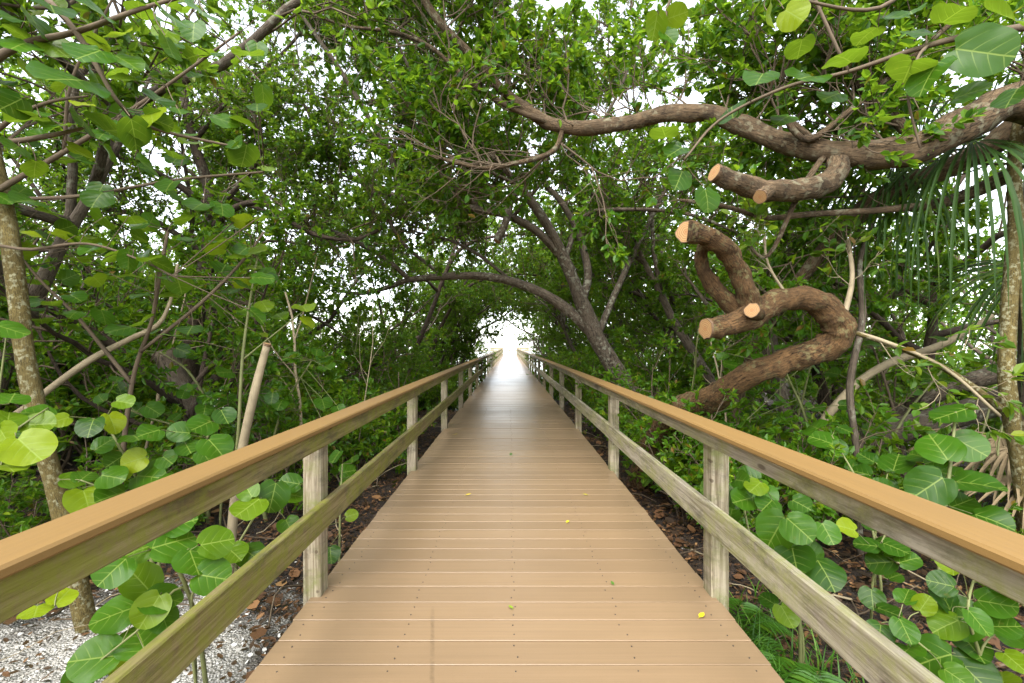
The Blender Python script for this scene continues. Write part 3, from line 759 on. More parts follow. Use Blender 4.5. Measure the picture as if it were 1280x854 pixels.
# --- slim lichened trunk on the left
p = Plant(np.random.default_rng(34), (.06, .09), .55, (.5, .25))
sl = thing('slender_tree', 'slender leaning tree with lichen-spotted yellowish trunk left of the boardwalk', 'tree')
q, _ = limb(p.trunk, [(112, 800, 2.75, 23), (78, 645, 2.65, 21), (52, 545, 2.6, 20), (31, 440, 2.6, 20), (18, 340, 2.6, 19), (2, 240, 2.65, 18), (-30, 120, 2.7, 19), (-70, -40, 2.75, 15), (-100, -200, 2.8, 11)], 7, 10, .07)
p.trunk.build('trunk', M_BARK_LICHEN, sl)
p.sprout(q[36:], 8, .1, .9, .010, SP_TWO, .05); p.build_crown([M_TWIG, M_LEAF], sl)

# --- left tree with dark spreading limbs
p = Plant(np.random.default_rng(35), (.05, .08), .5, (.38, .25))
dl = thing('spreading_tree', 'grey-trunked tree left of the boardwalk with dark crooked limbs reaching to its middle', 'tree')
q0, _ = limb(p.trunk, [(233, 625, 6.6, 27), (235, 560, 6.6, 24), (240, 430, 6.5, 21), (258, 330, 6.4, 18), (265, 285, 6.4, 17), (262, 240, 6.4, 14), (240, 170, 6.4, 11), (225, 90, 6.4, 8), (215, 0, 6.4, 6)], 6, 9, .1)
rows_d = [[(262, 290, 6.4, 10), (290, 262, 6.2, 9), (330, 255, 6.1, 7), (385, 290, 6.0, 6), (440, 300, 5.9, 5), (480, 285, 5.8, 4)],
          [(262, 270, 6.4, 8), (300, 230, 6.3, 7), (325, 190, 6.2, 6), (320, 150, 6.2, 5), (290, 110, 6.1, 4)],
          [(262, 260, 6.4, 9), (220, 230, 6.2, 8), (160, 200, 6.0, 6), (100, 180, 5.8, 5)],
          [(258, 320, 6.4, 8), (200, 280, 6.1, 7), (140, 262, 5.8, 6), (70, 255, 5.6, 5)],
          [(240, 180, 6.4, 6), (290, 120, 6.3, 5), (350, 70, 6.2, 4), (400, 10, 6.1, 3)]]
lq = [limb(p.trunk, rows, 6, 7, .08)[0] for rows in rows_d]
p.trunk.build('trunk', M_BARK_DARK, dl)
p.sprout(q0[26:], 7, .1, .9, .010, SP_TWO, .05)
for q in lq: p.sprout(q, 8, .2, .85, .009, SP_TWO, .05)
p.build_crown([M_TWIG, M_LEAF_PALE], dl)

# --- pale sawn stake beside the left railing
mb = MB(); stake = thing('sawn_sapling', 'pale sapling sawn off just above the left railing', 'sapling')
q, r = limb(mb, [(283, 775, 2.95, 12), (292, 640, 2.95, 11), (303, 560, 2.95, 11), (318, 492, 2.9, 10), (334, 430, 2.88, 9)], 6, 8, .06)
s_ = mb.build('trunk', M_TWIG_PALE, stake); cut_face(s_, q[-1], q[-1] - q[-3], r[-1])

# ================================================================== ROWS OF MANGROVES
NUM = ['first', 'second', 'third', 'fourth', 'fifth', 'sixth', 'seventh', 'eighth', 'ninth', 'tenth', 'eleventh', 'twelfth', 'thirteenth']
VAR = []
S8 = ((7, 1.0, .011, 0), (9, .36, .0042, 22))
for i, kw in enumerate([dict(trunk_h=2.6, lean=.45, limbs=6, limb_len=2.6, roots=7), dict(trunk_h=2.0, lean=.2, limbs=6, limb_len=2.8, roots=9, low=.3),
                        dict(trunk_h=3.2, lean=.35, limbs=6, limb_len=2.4, roots=5), dict(trunk_h=1.5, lean=.3, limbs=7, limb_len=2.6, roots=10, low=.25),
                        dict(trunk_h=2.4, lean=.6, limbs=6, limb_len=2.9, roots=6, low=.4), dict(trunk_h=3.6, lean=.1, limbs=7, limb_len=2.2, roots=0, low=.3)]):
    VAR.append(plant_thing('mangrove_tree', 'x', 'tree', tree_variant(100 + i, spec=S8, r0=.075 + .012 * (i % 3), **kw), [[M_BARK, M_BARK_DARK][i % 2], M_TWIG, [M_LEAF, M_LEAF_PALE, M_LEAF][i % 3]]))
SHR = [plant_thing('mangrove_bush', 'x', 'bush', shrub_variant(200 + i, h=[1.2, 1.7, .8][i], stems=[7, 8, 6][i], spec=((6, .5, .006, 0), (5, .26, .0035, 11))), [M_TWIG, M_TWIG, [M_LEAF, M_LEAF, M_LEAF_PALE][i]]) for i in range(3)]
used = set()


def plant_copy(pool, i, x, y, rz, sc, label, group):
    src = pool[i]; key = id(src)
    z = float(gz(x, y))
    if key not in used:
        used.add(key); src.location = (x, y, z); src.rotation_euler = (0, 0, rz); src.scale = (sc,) * 3
        src['label'] = label; src['group'] = group; return src
    return dup(src, (x, y, z), rz, sc, label, group)


def crowd(src, x, y, rz, sc):
    """how much of a tree set here would hang into the space kept clear over the walk"""
    if 'pts' not in CACHE.setdefault(id(src), {}):
        cr = [c for c in src.children if c.name.startswith('crown')][0].data
        a = np.empty(len(cr.vertices) * 3, np.float32); cr.vertices.foreach_get('co', a); CACHE[id(src)]['pts'] = a.reshape(-1, 3)[::13]
    p = CACHE[id(src)]['pts'] * sc; c, s = math.cos(rz), math.sin(rz)
    X = p[:, 0] * c - p[:, 1] * s + x; Y = p[:, 0] * s + p[:, 1] * c + y; Z = p[:, 2] + float(gz(x, y))
    inwalk = (np.abs(X) < 1.3) & (Z < 2.55) & (Y > 0) & (Y < 40)
    u = X / np.maximum(Y, .01); v = (Z - H) / np.maximum(Y, .01)
    inview = (Y > .3) & (Y < 6.6) & (u > -.33) & (u < .30) & (v < .46)
    roof = (np.abs(X) < 1.9) & (Z > 2.65) & (Z < 5.0) & (Y > 11) & (Y < 27)
    return (int(inwalk.sum()) * 3 + int(inview.sum()) - (int(roof.sum()) * .8 if y > 11 else 0)) * 2.6


CACHE = {}


def best_turn(src, x, y, rz, sc, spread):
    tries = [(crowd(src, x + (k // 14) * .2 * np.sign(x), y, rz + a, sc), k, rz + a, x + (k // 14) * .2 * np.sign(x)) for k, a in enumerate(r3.uniform(-spread, spread, 42))]
    return min(tries, key=lambda t: t[0] + (t[1] // 14) * 25)


def post_word(y): return NUM[int(np.clip(round((y - PY0) / PS), 0, 12))]


r3 = np.random.default_rng(77)
near_rows = {-1: [(-3.3, 5.2, 3), (-3.6, 8.3, 1), (-3.4, 11.2, 0), (-4.2, 14.2, 3), (-4.3, 17.2, 1), (-3.8, 20.0, 3)],
             1: [(3.3, 4.7, 2), (3.4, 9.3, 0), (3.4, 12.2, 2), (3.9, 14.8, 3), (4.0, 17.6, 1), (3.8, 20.4, 3), (4.1, 23.5, 1)]}
for sd, rows in near_rows.items():
    for (x, y, v) in rows:
        rz = (0 if sd < 0 else PI) + r3.uniform(-.45, .45)
        sc_ = r3.uniform(.85, 1.0); n_, _, rz, x = best_turn(VAR[v], x, y, rz, sc_, 1.2)
        plant_copy(VAR, v, x, y, rz, sc_, 'mangrove tree leaning over the %s railing beside its %s post' % ('left' if sd < 0 else 'right', post_word(y)), 'mangroves lining the boardwalk')
mid_rows = {-1: [(-7.2, 9.4, 1), (-7.0, 2.4, 5), (-5.4, 3.4, 5), (-4.9, 8.6, 2), (-4.6, 1.6, 2), (-5.9, 6.8, 5), (-5.6, 10.0, 2), (-5.9, 13.2, 3), (-6.3, 16.2, 1), (-5.0, -.6, 2)],
            1: [(4.5, 5.6, 5), (5.0, 7.4, 2), (6.8, 9.2, 2), (5.0, 6.6, 5), (6.4, 3.6, 2), (5.6, 8.4, 4), (5.4, 10.2, 1), (5.7, 13.4, 5), (5.6, 16.8, 0), (5.8, 20.4, 3), (5.6, 24.0, 1), (5.4, -.4, 2)]}
for sd, rows in mid_rows.items():
    for (x, y, v) in rows:
        plant_copy(VAR, v, x, y, r3.uniform(0, 6.28), r3.uniform(.9, 1.1), 'mangrove tree in the second row off the %s railing, level with its %s post' % ('left' if sd < 0 else 'right', post_word(y)) if y > 0 else 'mangrove tree in the second row off the %s railing, short of its first post' % ('left' if sd < 0 else 'right'), 'mangroves of the second row')
for sd, ys in ((-1, (1.5, 5.0, 8.4, 12.0, 15.0)), (1, (3.4, 8.0, 12.0, 16.0, 20.5, 25.5))):
    for y in ys:
        plant_copy(VAR, int(r3.integers(0, 6)), sd * r3.uniform(8.2, 9.4), y, r3.uniform(0, 6.28), r3.uniform(.95, 1.15), 'leafy mangrove deep in the thicket on the %s side of the boardwalk' % ('left' if sd < 0 else 'right'), 'mangroves deep in the thicket on the %s' % ('left' if sd < 0 else 'right'))
arch = plant_thing('mangrove_tree', 'x', 'tree', tree_variant(120, trunk_h=3.3, lean=.75, limbs=7, limb_len=2.3, low=.62, spec=S8, r0=.085, roots=5), [M_BARK_DARK, M_TWIG, M_LEAF])
arch2 = plant_thing('mangrove_tree', 'x', 'tree', tree_variant(121, trunk_h=3.9, lean=.6, limbs=7, limb_len=2.4, low=.55, spec=S8, r0=.075, roots=0), [M_BARK, M_TWIG, M_LEAF_PALE])
AR = [arch, arch2]
for (x, y, i, s) in ((-2.7, 12.8, 0, .95), (-2.6, 15.6, 1, .95), (-2.6, 18.4, 0, .95), (-2.7, 21.0, 1, .85), (2.7, 13.6, 1, 1.0), (2.6, 16.2, 0, .95), (2.7, 19.0, 1, .9), (2.7, 21.8, 0, .95), (-2.3, 23.2, 1, .9), (2.4, 24.2, 1, .9), (-2.4, 17.0, 1, 1.0), (2.4, 15.0, 1, 1.0), (2.5, 20.4, 1, 1.0), (-5.4, 7.4, 1, 1.2), (3.6, 6.8, 1, 1.25), (-5.0, 4.4, 1, 1.2), (4.2, 8.0, 0, 1.35)):
    n_, _, rz, x = best_turn(AR[i], x, y, (0 if x < 0 else PI), s, 1.3)
    plant_copy(AR, i, x, y, rz, s, 'tall mangrove roofing the boardwalk from its %s side, level with the %s post' % ('left' if x < 0 else 'right', post_word(y)), 'mangroves roofing the boardwalk')
for (x, y, i, s) in ((-2.0, 13.0, 1, .9), (-2.1, 15.5, 0, 1.0), (-2.0, 18.0, 1, .95), (-2.0, 20.4, 1, 1.0), (2.1, 12.0, 1, .9), (2.2, 14.5, 0, 1.0), (2.1, 17.0, 1, .95), (2.1, 19.5, 1, 1.0), (2.2, 22.0, 1, 1.0)):
    plant_copy(SHR, i, x, y, x * 5 + y, s, 'low leafy bush in the undergrowth %s of the boardwalk' % ('left' if x < 0 else 'right'), 'bushes in the undergrowth on the %s' % ('left' if x < 0 else 'right'))
# bushes
for (bx, by, bi, bs) in ((1.85, 3.75, 1, .6), (2.2, 3.9, 0, .8), (1.75, 4.5, 0, .8), (1.9, 5.5, 1, .8), (1.7, 6.6, 0, .8), (2.3, 5.0, 2, 1.0), (2.9, 4.0, 0, .9), (-2.2, 4.6, 1, .7), (-2.0, 5.8, 0, .8), (-2.4, 7.2, 1, .8)):
    plant_copy(SHR, bi, bx, by, bx * 7, bs, 'low leafy bush in the undergrowth %s of the boardwalk' % ('left' if bx < 0 else 'right'), 'bushes in the undergrowth on the %s' % ('left' if bx < 0 else 'right'))
for sd, n in ((-1, 34), (1, 40)):
    cnt = 0
    while cnt < n:
        y = r3.uniform(2.6, 20 if sd < 0 else 23); x = sd * (1.75 + abs(r3.normal(0, 1)) * 2.2 + (1.2 if y < 5 else 0))
        if abs(x) > 7.5: continue
        if sd < 0 and y < 3.4 and x > -3.2: continue
        cnt += 1
        plant_copy(SHR, int(r3.integers(0, 3)), x, y, r3.uniform(0, 6.28), r3.uniform(.7, 1.15) if y > 6 else r3.uniform(.45, .75), 'low leafy bush in the undergrowth %s of the boardwalk' % ('left' if sd < 0 else 'right'), 'bushes in the undergrowth on the %s' % ('left' if sd < 0 else 'right'))
for k in range(20):
    x, y = r3.uniform(-9.5, -5.2), r3.uniform(1.2, 13)
    plant_copy(SHR, int(r3.integers(0, 2)), x, y, r3.uniform(0, 6), r3.uniform(1.1, 1.6), 'low leafy bush in the undergrowth left of the boardwalk', 'bushes in the undergrowth on the left')
# thin bare stems
for sd in (-1, 1):
    done = 0
    while done < 13:
        y = r3.uniform(3.2, 9); x = sd * r3.uniform(1.7, 4.6)
        if abs(x) / y < .25: continue
        done += 1
        h = r3.uniform(1.2, 3.2); rr = r3.uniform(.008, .02)
        q = wander((x, y, float(gz(x, y)) - .1), (r3.normal(0, .22), r3.normal(0, .2), 1), h, 9, r3, .09, .03)
        mm = MB(); mm.tube(q, np.linspace(rr, rr * .5, len(q)), 6, lump=.05, rng=r3)
        for k in range(3):
            pp, tg = at(q, r3.uniform(.4, .98)); mm.tube(wander(pp, side_dir(tg, .6, r3), r3.uniform(.3, .9), 5, r3, .15), np.linspace(rr * .4, rr * .2, 6), 4, cap=False)
        tag(mm.build('bare_stem', [M_TWIG, M_TWIG_PALE, M_STALK][int(r3.integers(0, 3))]), 'thin bare stem standing in the undergrowth %s of the boardwalk' % ('left' if sd < 0 else 'right'), 'stem', 'bare stems in the undergrowth on the %s' % ('left' if sd < 0 else 'right'))

# far woods: reads as one mass
fw = MB(); fr = np.random.default_rng(5)
for (x0, x1, y0, y1, ncl) in ((-17, -9.3, -7, 17.5, 210), (9.8, 17, -7, 33, 260)):
    for k in range(ncl):
        c = np.array([fr.uniform(x0, x1), fr.uniform(y0, y1), 0]); c[2] = 3.8 * fr.random() ** 1.4 - .2
        n = 150; d = nrm(fr.normal(0, 1, (n, 3))) * (fr.random((n, 1)) ** .5) * np.array([1.2, 1.2, .75])
        fw.leaves(c + d, fr.normal(0, 1, (n, 3)), nrm(fr.normal(0, .6, (n, 3)) + UP), fr.uniform(.12, .2, n), .55, mat=1, tint=np.column_stack([np.clip(fr.normal(.5, .25, n), 0, 1), fr.random(n) * .95]))
    for k in range(ncl // 6):
        x, y = fr.uniform(x0, x1), fr.uniform(y0, y1)
        q = wander((x, y, -.6), (fr.normal(0, .15), fr.normal(0, .15), 1), 5, 6, fr, .1); fw.tube(q, np.linspace(.1, .03, 7), 6, mat=0)
tag(fw.build('far_woods', [M_BARK_DARK, M_LEAF]), 'distant mass of mangrove woods behind the trees on both sides', 'woods', kind='stuff')

# ================================================================== SEA GRAPES
CAM = np.array([0, 0, H])


def sea_grape(name, label, rows, stems, seed, extra=0, tint=(.35, .2), face=.75, ymin=1.7, clear=1.13, group=None, stalk=M_STALK, dead=False):
    """rows: (px, py, size px, Y or None, tint or None); stems: control points joining them"""
    g = np.random.default_rng(seed); o = thing(name, label, 'sea grape', group=group)
    pos = []; sz = []; tn = []
    for rw in rows:
        px, py, s = rw[:3]; Y = rw[3] if len(rw) > 3 else None
        if Y is None: Y = max(ymin, clear * F / max(abs(px - CX), 1)) + g.uniform(.02, .22)
        pos.append(P(px, py, Y)); sz.append(s * Y / F * .93); tn.append(rw[4] if len(rw) > 4 else np.clip(g.normal(*tint), 0, 1))
    pos = np.array(pos).reshape(-1, 3); sz = np.array(sz); tn = np.array(tn)
    sm = MB(); nodes = []
    for rws in stems:
        p0 = P(*rws[0][:3]); st_ = None
        if p0[2] < .4:          # the stem comes out of the ground
            st_ = (np.array([[p0[0] + .02, p0[1] + .03, float(gz(p0[0], p0[1])) - .06]]), np.array([rws[0][3] * rws[0][2] / F * .33]))
        q, r = limb(sm, [(*c_[:3], c_[3] * (.58 if stalk is M_STALK else .85)) for c_ in rws], 6, 6, .04, start=st_); nodes.append(q)
    for k in range(extra):
        q = nodes[int(g.integers(0, len(nodes)))]; b, tg = at(q, min(.25 + .75 * g.random(), .999))
        d = side_dir(tg, g.uniform(.6, 1.4), g, UP * .5)
        pos = np.concatenate([pos, [b + d * g.uniform(.08, .2)]]); sz = np.append(sz, g.uniform(.08, .14)); tn = np.append(tn, np.clip(g.normal(*tint), 0, 1))
    allq = np.concatenate(nodes)
    toc = nrm(CAM - pos); n = len(pos)
    up = nrm(UP * .8 + toc * face + g.normal(0, .33, (n, 3)))
    base = np.zeros_like(pos); ax = np.zeros_like(pos)
    for i in range(n):
        j = np.argmin(((allq - pos[i]) ** 2).sum(1)); b = allq[j]
        out = pos[i] - b
        out = out + g.normal(0, .06, 3) + UP * -.02
        a = nrm(out - up[i] * np.dot(out, up[i])); ax[i] = a; base[i] = pos[i] - a * sz[i] * .47
        ln = np.linalg.norm(base[i] - b)
        mid = (b + base[i]) / 2 + UP * .015 - up[i] * .02 
        sm.tube(catmull([b, mid, base[i] + a * sz[i] * .03], 3), .0022 if ln < .35 else .003, 4, cap=False)
    lm = MB(); hue = g.random(n) * .97
    if dead: hue = g.random(n)
    lm.round_leaves(base, ax, up, sz, g, tint=np.column_stack([tn, hue]))
    sm.build('stem', stalk, o); lm.build('foliage', M_GRAPE, o)
    return o


sea_grape('sea_grape_shrub', 'sea grape shrub with big round leaves pushing through the lower left rail over pale shells', [
    (312, 633, 46), (342, 618, 42), (365, 618, 32), (310, 613, 30), (214, 678, 60), (174, 686, 40), (242, 701, 45), (269, 678, 45), (264, 721, 46), (143, 711, 45), (201, 746, 50), (189, 761, 46),
    (176, 726, 50, None, .7), (146, 766, 55, None, .6), (176, 797, 55), (121, 822, 60), (100, 847, 40), (150, 835, 50), (292, 691, 35), (312, 691, 36), (360, 655, 25), (225, 655, 40), (160, 660, 36), (190, 640, 34)],
    [[(250, 800, 2.1, 9), (235, 740, 1.95, 8), (215, 700, 1.9, 7), (180, 650, 1.95, 5)], [(235, 740, 1.95, 6), (170, 790, 1.8, 5), (120, 830, 1.75, 4)], [(240, 745, 1.95, 6), (290, 690, 2.1, 5), (330, 630, 2.3, 5), (362, 610, 2.5, 4)]], 1, 3, (.52, 0.26))
sea_grape('sea_grape_shrub', 'yellowing sea grape leaves on a twig at the left edge above the railing', [
    (35, 560, 55, 1.75, .92), (8, 580, 45, 1.7, .8), (15, 497, 36, 1.9, .6), (48, 517, 36, 2.0, .5), (48, 531, 35, 1.9, .75), (10, 525, 36, 1.85, .7), (30, 545, 28, 1.9, .4), (78, 746, 32, 1.65, .95), (45, 764, 32, 1.6, .9), (5, 545, 40, 1.8, .85), (14, 412, 36, 1.8, .5)],
    [[(-90, 960, 1.8, 9), (-85, 760, 1.8, 8), (-60, 600, 1.8, 7), (-10, 560, 1.8, 6), (30, 530, 1.85, 4), (60, 510, 1.95, 3)], [(-60, 600, 1.8, 7), (-20, 700, 1.65, 5), (40, 745, 1.62, 3), (80, 735, 1.65, 3)], [(-10, 560, 1.8, 4), (0, 480, 1.8, 4), (8, 420, 1.8, 3)]], 2, 0, (.6, 0.27))
sea_grape('sea_grape_shrub', 'knee-high sea grape shrub just behind the left railing before its first post', [
    (113, 532, 32), (141, 527, 30, 2.4, .97), (169, 545, 36), (189, 540, 32), (128, 556, 25), (169, 575, 30), (106, 595, 28), (209, 575, 26), (254, 531, 38), (269, 557, 40), (257, 570, 30), (108, 623, 48), (143, 618, 40), (184, 595, 45, None, .6),
    (150, 590, 30), (225, 540, 30), (235, 560, 28), (90, 600, 30), (215, 600, 34), (280, 520, 26), (290, 575, 30), (130, 640, 40)],
    [[(190, 700, 2.5, 9), (180, 620, 2.45, 7), (150, 560, 2.4, 6), (130, 525, 2.4, 4)], [(200, 690, 2.5, 7), (240, 600, 2.5, 6), (262, 540, 2.55, 5), (275, 515, 2.6, 4)], [(180, 620, 2.4, 5), (130, 610, 2.3, 4), (100, 600, 2.25, 3)]], 3, 4, (.42, 0.27), ymin=2.2)
sea_grape('sea_grape_shrub', 'overhanging sea grape branch with big dark round leaves in the upper left corner', [
    (88, 98, 76, 1.7, .25), (113, 68, 56, 1.75, .35), (141, 163, 56, 1.8, .15), (168, 166, 46, 1.8, .12), (196, 151, 36, 1.9), (156, 100, 36, 1.9, .6), (216, 20, 46, 1.8, .6), (211, 58, 36, 1.85, .6), (254, 15, 40, 1.8, .5), (307, 194, 36, 2.2), (40, 95, 42, 1.8), (25, 55, 46, 1.75), (65, 10, 46, 1.75), (75, 156, 38, 1.9),
    (120, 12, 44, 1.8), (175, 15, 36, 1.9), (15, 130, 40, 1.8), (230, 165, 30, 2.2), (260, 180, 30, 2.2), (100, 190, 34, 2.0), (185, 205, 34, 2.1), (215, 190, 30, 2.2), (45, 30, 40, 1.8), (150, 45, 36, 1.85), (10, 20, 48, 1.75), (70, 60, 40, 1.85), (20, 185, 34, 1.9)],
    [[(-367, 985, 1.7, 20), (-345, 600, 1.75, 18), (-230, 260, 1.85, 17), (-90, 150, 1.9, 16), (-20, 85, 1.85, 13), (30, 55, 1.82, 10), (95, 40, 1.85, 8), (180, 10, 1.88, 6), (250, -10, 1.9, 4)], [(60, 0, 1.83, 10), (95, 40, 1.85, 9), (125, 90, 1.85, 7), (150, 130, 1.85, 6), (190, 160, 2.0, 5), (300, 185, 2.2, 3)], [(-235, 265, 1.85, 9), (-80, 175, 1.95, 9), (0, 178, 1.95, 8), (60, 170, 1.95, 7), (105, 160, 1.95, 4)], [(-300, 430, 1.8, 7), (-80, 240, 2.0, 7), (0, 160, 1.95, 7), (55, 130, 1.9, 5), (110, 120, 1.9, 3)]], 4, 16, (.42, 0.27), face=.35, stalk=M_TWIG)
rws = [(int(r3.uniform(20, 340)), int(r3.uniform(265, 420)), int(r3.uniform(22, 34)), r3.uniform(2.6, 3.4)) for k in range(66)]
rws4 = [(int(r3.uniform(0, 340)), int(r3.uniform(0, 265)), int(r3.uniform(24, 38)), r3.uniform(2.1, 3.1)) for k in range(60)]
sea_grape('sea_grape_shrub', 'airy sea grape branches with mid-sized leaves under the upper left corner', rws4, [[(-122, 784, 2.7, 14), (-135, 520, 2.65, 13), (-120, 330, 2.6, 12), (-20, 250, 2.6, 9), (80, 190, 2.6, 7), (190, 120, 2.6, 5), (300, 40, 2.6, 3)], [(-20, 250, 2.6, 6), (100, 245, 2.7, 5), (220, 225, 2.8, 4), (330, 215, 2.9, 3)], [(80, 190, 2.6, 5), (90, 100, 2.5, 4), (140, 0, 2.5, 3)]], 17, 8, (.45, .28), face=.35, stalk=M_TWIG)
sea_grape('sea_grape_tree', 'sea grape sapling with layered horizontal leaves beyond the left railing', rws + [(78, 292, 28, 2.6, .97), (166, 274, 28, 2.6, .4), (113, 312, 30, 2.5), (141, 318, 32, 2.5), (161, 324, 30, 2.5), (199, 328, 30, 2.5), (178, 347, 28, 2.5), (204, 347, 28, 2.5)],
    [[(150, 620, 3.2, 8), (165, 480, 3.1, 6), (190, 400, 3.0, 5), (200, 340, 2.9, 6), (210, 290, 2.9, 4)], [(-75, 805, 2.5, 7), (-90, 500, 2.5, 6), (-60, 320, 2.5, 5), (40, 312, 2.5, 5), (110, 305, 2.5, 4), (175, 325, 2.5, 3), (215, 345, 2.5, 3)], [(165, 480, 3.1, 6), (100, 400, 3.0, 5), (50, 350, 2.9, 4), (10, 300, 2.8, 3)], [(175, 440, 3.05, 5), (250, 380, 3.1, 5), (300, 330, 3.2, 4), (330, 290, 3.3, 3)]], 5, 4, (.42, 0.29), face=.08, stalk=M_TWIG)
sea_grape('sea_grape_shoot', 'tall upright sea grape shoot with small leaves at its top behind the left railing', [(320, 315, 30, 3), (305, 350, 30, 3), (335, 345, 26, 3), (300, 320, 30, 3), (330, 380, 26, 3), (316, 335, 24, 3), (380, 385, 28, 3.1, .8), (385, 400, 22, 3.1, .97), (350, 395, 24, 3.1)],
    [[(290, 640, 3.05, 9), (298, 540, 3.0, 7), (303, 450, 3.0, 7), (312, 380, 3.0, 5), (322, 320, 3.0, 4)], [(303, 450, 3.0, 4), (340, 420, 3.05, 3), (378, 390, 3.1, 3)]], 6, 2, (.5, 0.27), face=.4)
rws = [(int(r3.uniform(120, 430)), int(r3.uniform(430, 560)), int(r3.uniform(16, 28)), r3.uniform(3.3, 4.6)) for k in range(40)]
sea_grape('sea_grape_shrub', 'shaded sea grape thicket between the left railing and the trees behind it', rws, [[(260, 640, 4.2, 9), (270, 540, 4.1, 7), (240, 470, 4.0, 5), (200, 440, 3.9, 3)], [(330, 620, 4.2, 8), (350, 520, 4.2, 6), (390, 450, 4.2, 3)], [(270, 560, 4.1, 5), (180, 520, 3.8, 4), (130, 500, 3.6, 3)]], 7, 5, (.35, 0.27), face=.4)
sea_grape('sea_grape_shrub', 'small sea grape sprig beside the first post of the left railing', [(420, 570, 22), (413, 691, 24, 2.9), (432, 600, 20, 3.2), (440, 575, 18, 3.4), (395, 660, 20, 2.9)], [[(425, 720, 3.1, 6), (425, 640, 3.1, 5), (428, 580, 3.2, 3)]], 8, 2, (.4, 0.27))
# right side
sea_grape('sea_grape_shoot', 'upright sea grape shoot with tiered dark leaves beyond the right railing', [
    (1190, 517, 46, 3.0), (1175, 560, 50, 2.9), (1210, 557, 42, 3.0), (1162, 608, 55, 2.8), (1220, 603, 54, 2.8), (1238, 648, 42, 2.7), (1180, 590, 36, 3.0), (1200, 630, 36, 2.9), (1150, 570, 30, 3.1)], [[(1172, 760, 2.8, 10), (1178, 660, 2.85, 9), (1188, 580, 2.9, 7), (1195, 515, 3.0, 5)]], 11, 1, (.28, 0.21), face=.6)
sea_grape('sea_grape_shrub', 'sea grape shrub with broad glossy leaves under the right upper rail past its first post', [
    (971, 661, 52), (996, 658, 42), (993, 698, 48), (1031, 713, 45), (1034, 665, 33), (930, 625, 38), (920, 620, 35), (945, 608, 28), (913, 645, 28), (940, 676, 34), (960, 630, 30), (1010, 690, 34), (925, 600, 26), (1000, 630, 28), (980, 720, 36), (950, 700, 30)],
    [[(1000, 790, 2.2, 8), (995, 710, 2.2, 6), (985, 660, 2.25, 5), (960, 620, 2.4, 4)], [(1000, 780, 2.2, 6), (945, 690, 2.3, 5), (928, 625, 2.45, 4)]], 12, 13, (.34, 0.25))
sea_grape('sea_grape_shrub', 'large-leaved sea grape shrub at the bottom right below the railing', [
    (1182, 746, 45), (1202, 771, 50), (1222, 776, 36), (1243, 754, 45), (1263, 791, 40), (1167, 822, 58), (1132, 814, 46), (1215, 807, 42), (1212, 840, 58), (1268, 827, 36, None, .75), (1253, 848, 38, None, .8), (1132, 746, 28), (1155, 756, 28), (1190, 700, 34), (1240, 700, 38), (1270, 730, 40), (1150, 850, 40), (1100, 790, 30)],
    [[(1250, 900, 1.9, 9), (1225, 820, 1.9, 8), (1210, 760, 1.9, 6), (1225, 700, 2.0, 4)], [(1240, 880, 1.9, 7), (1180, 830, 1.85, 5), (1120, 780, 1.9, 4)], [(1225, 820, 1.9, 5), (1260, 780, 1.9, 4), (1280, 740, 1.9, 3)]], 13, 15, (.4, 0.27), ymin=1.75)
sea_grape('sea_grape_shrub', 'low sea grape seedlings on leaf litter beyond the right lower rail', [
    (1084, 681, 30), (1102, 703, 36), (1114, 686, 28), (1119, 578, 38, 3.2), (1029, 550, 34, 3.4), (1016, 532, 32, 3.6), (1060, 660, 28), (1075, 590, 28, 3.2), (1095, 640, 30, 2.8), (1140, 660, 30, 2.7), (1045, 560, 28, 3.4), (1100, 610, 28, 3.1), (1135, 700, 30)],
    [[(1090, 740, 2.5, 6), (1098, 690, 2.5, 4), (1110, 660, 2.6, 3)], [(1100, 720, 2.9, 6), (1080, 620, 3.1, 5), (1040, 545, 3.4, 3)], [(1095, 660, 3.0, 4), (1110, 590, 3.2, 3)]], 14, 16, (.3, 0.23), ymin=2.3)
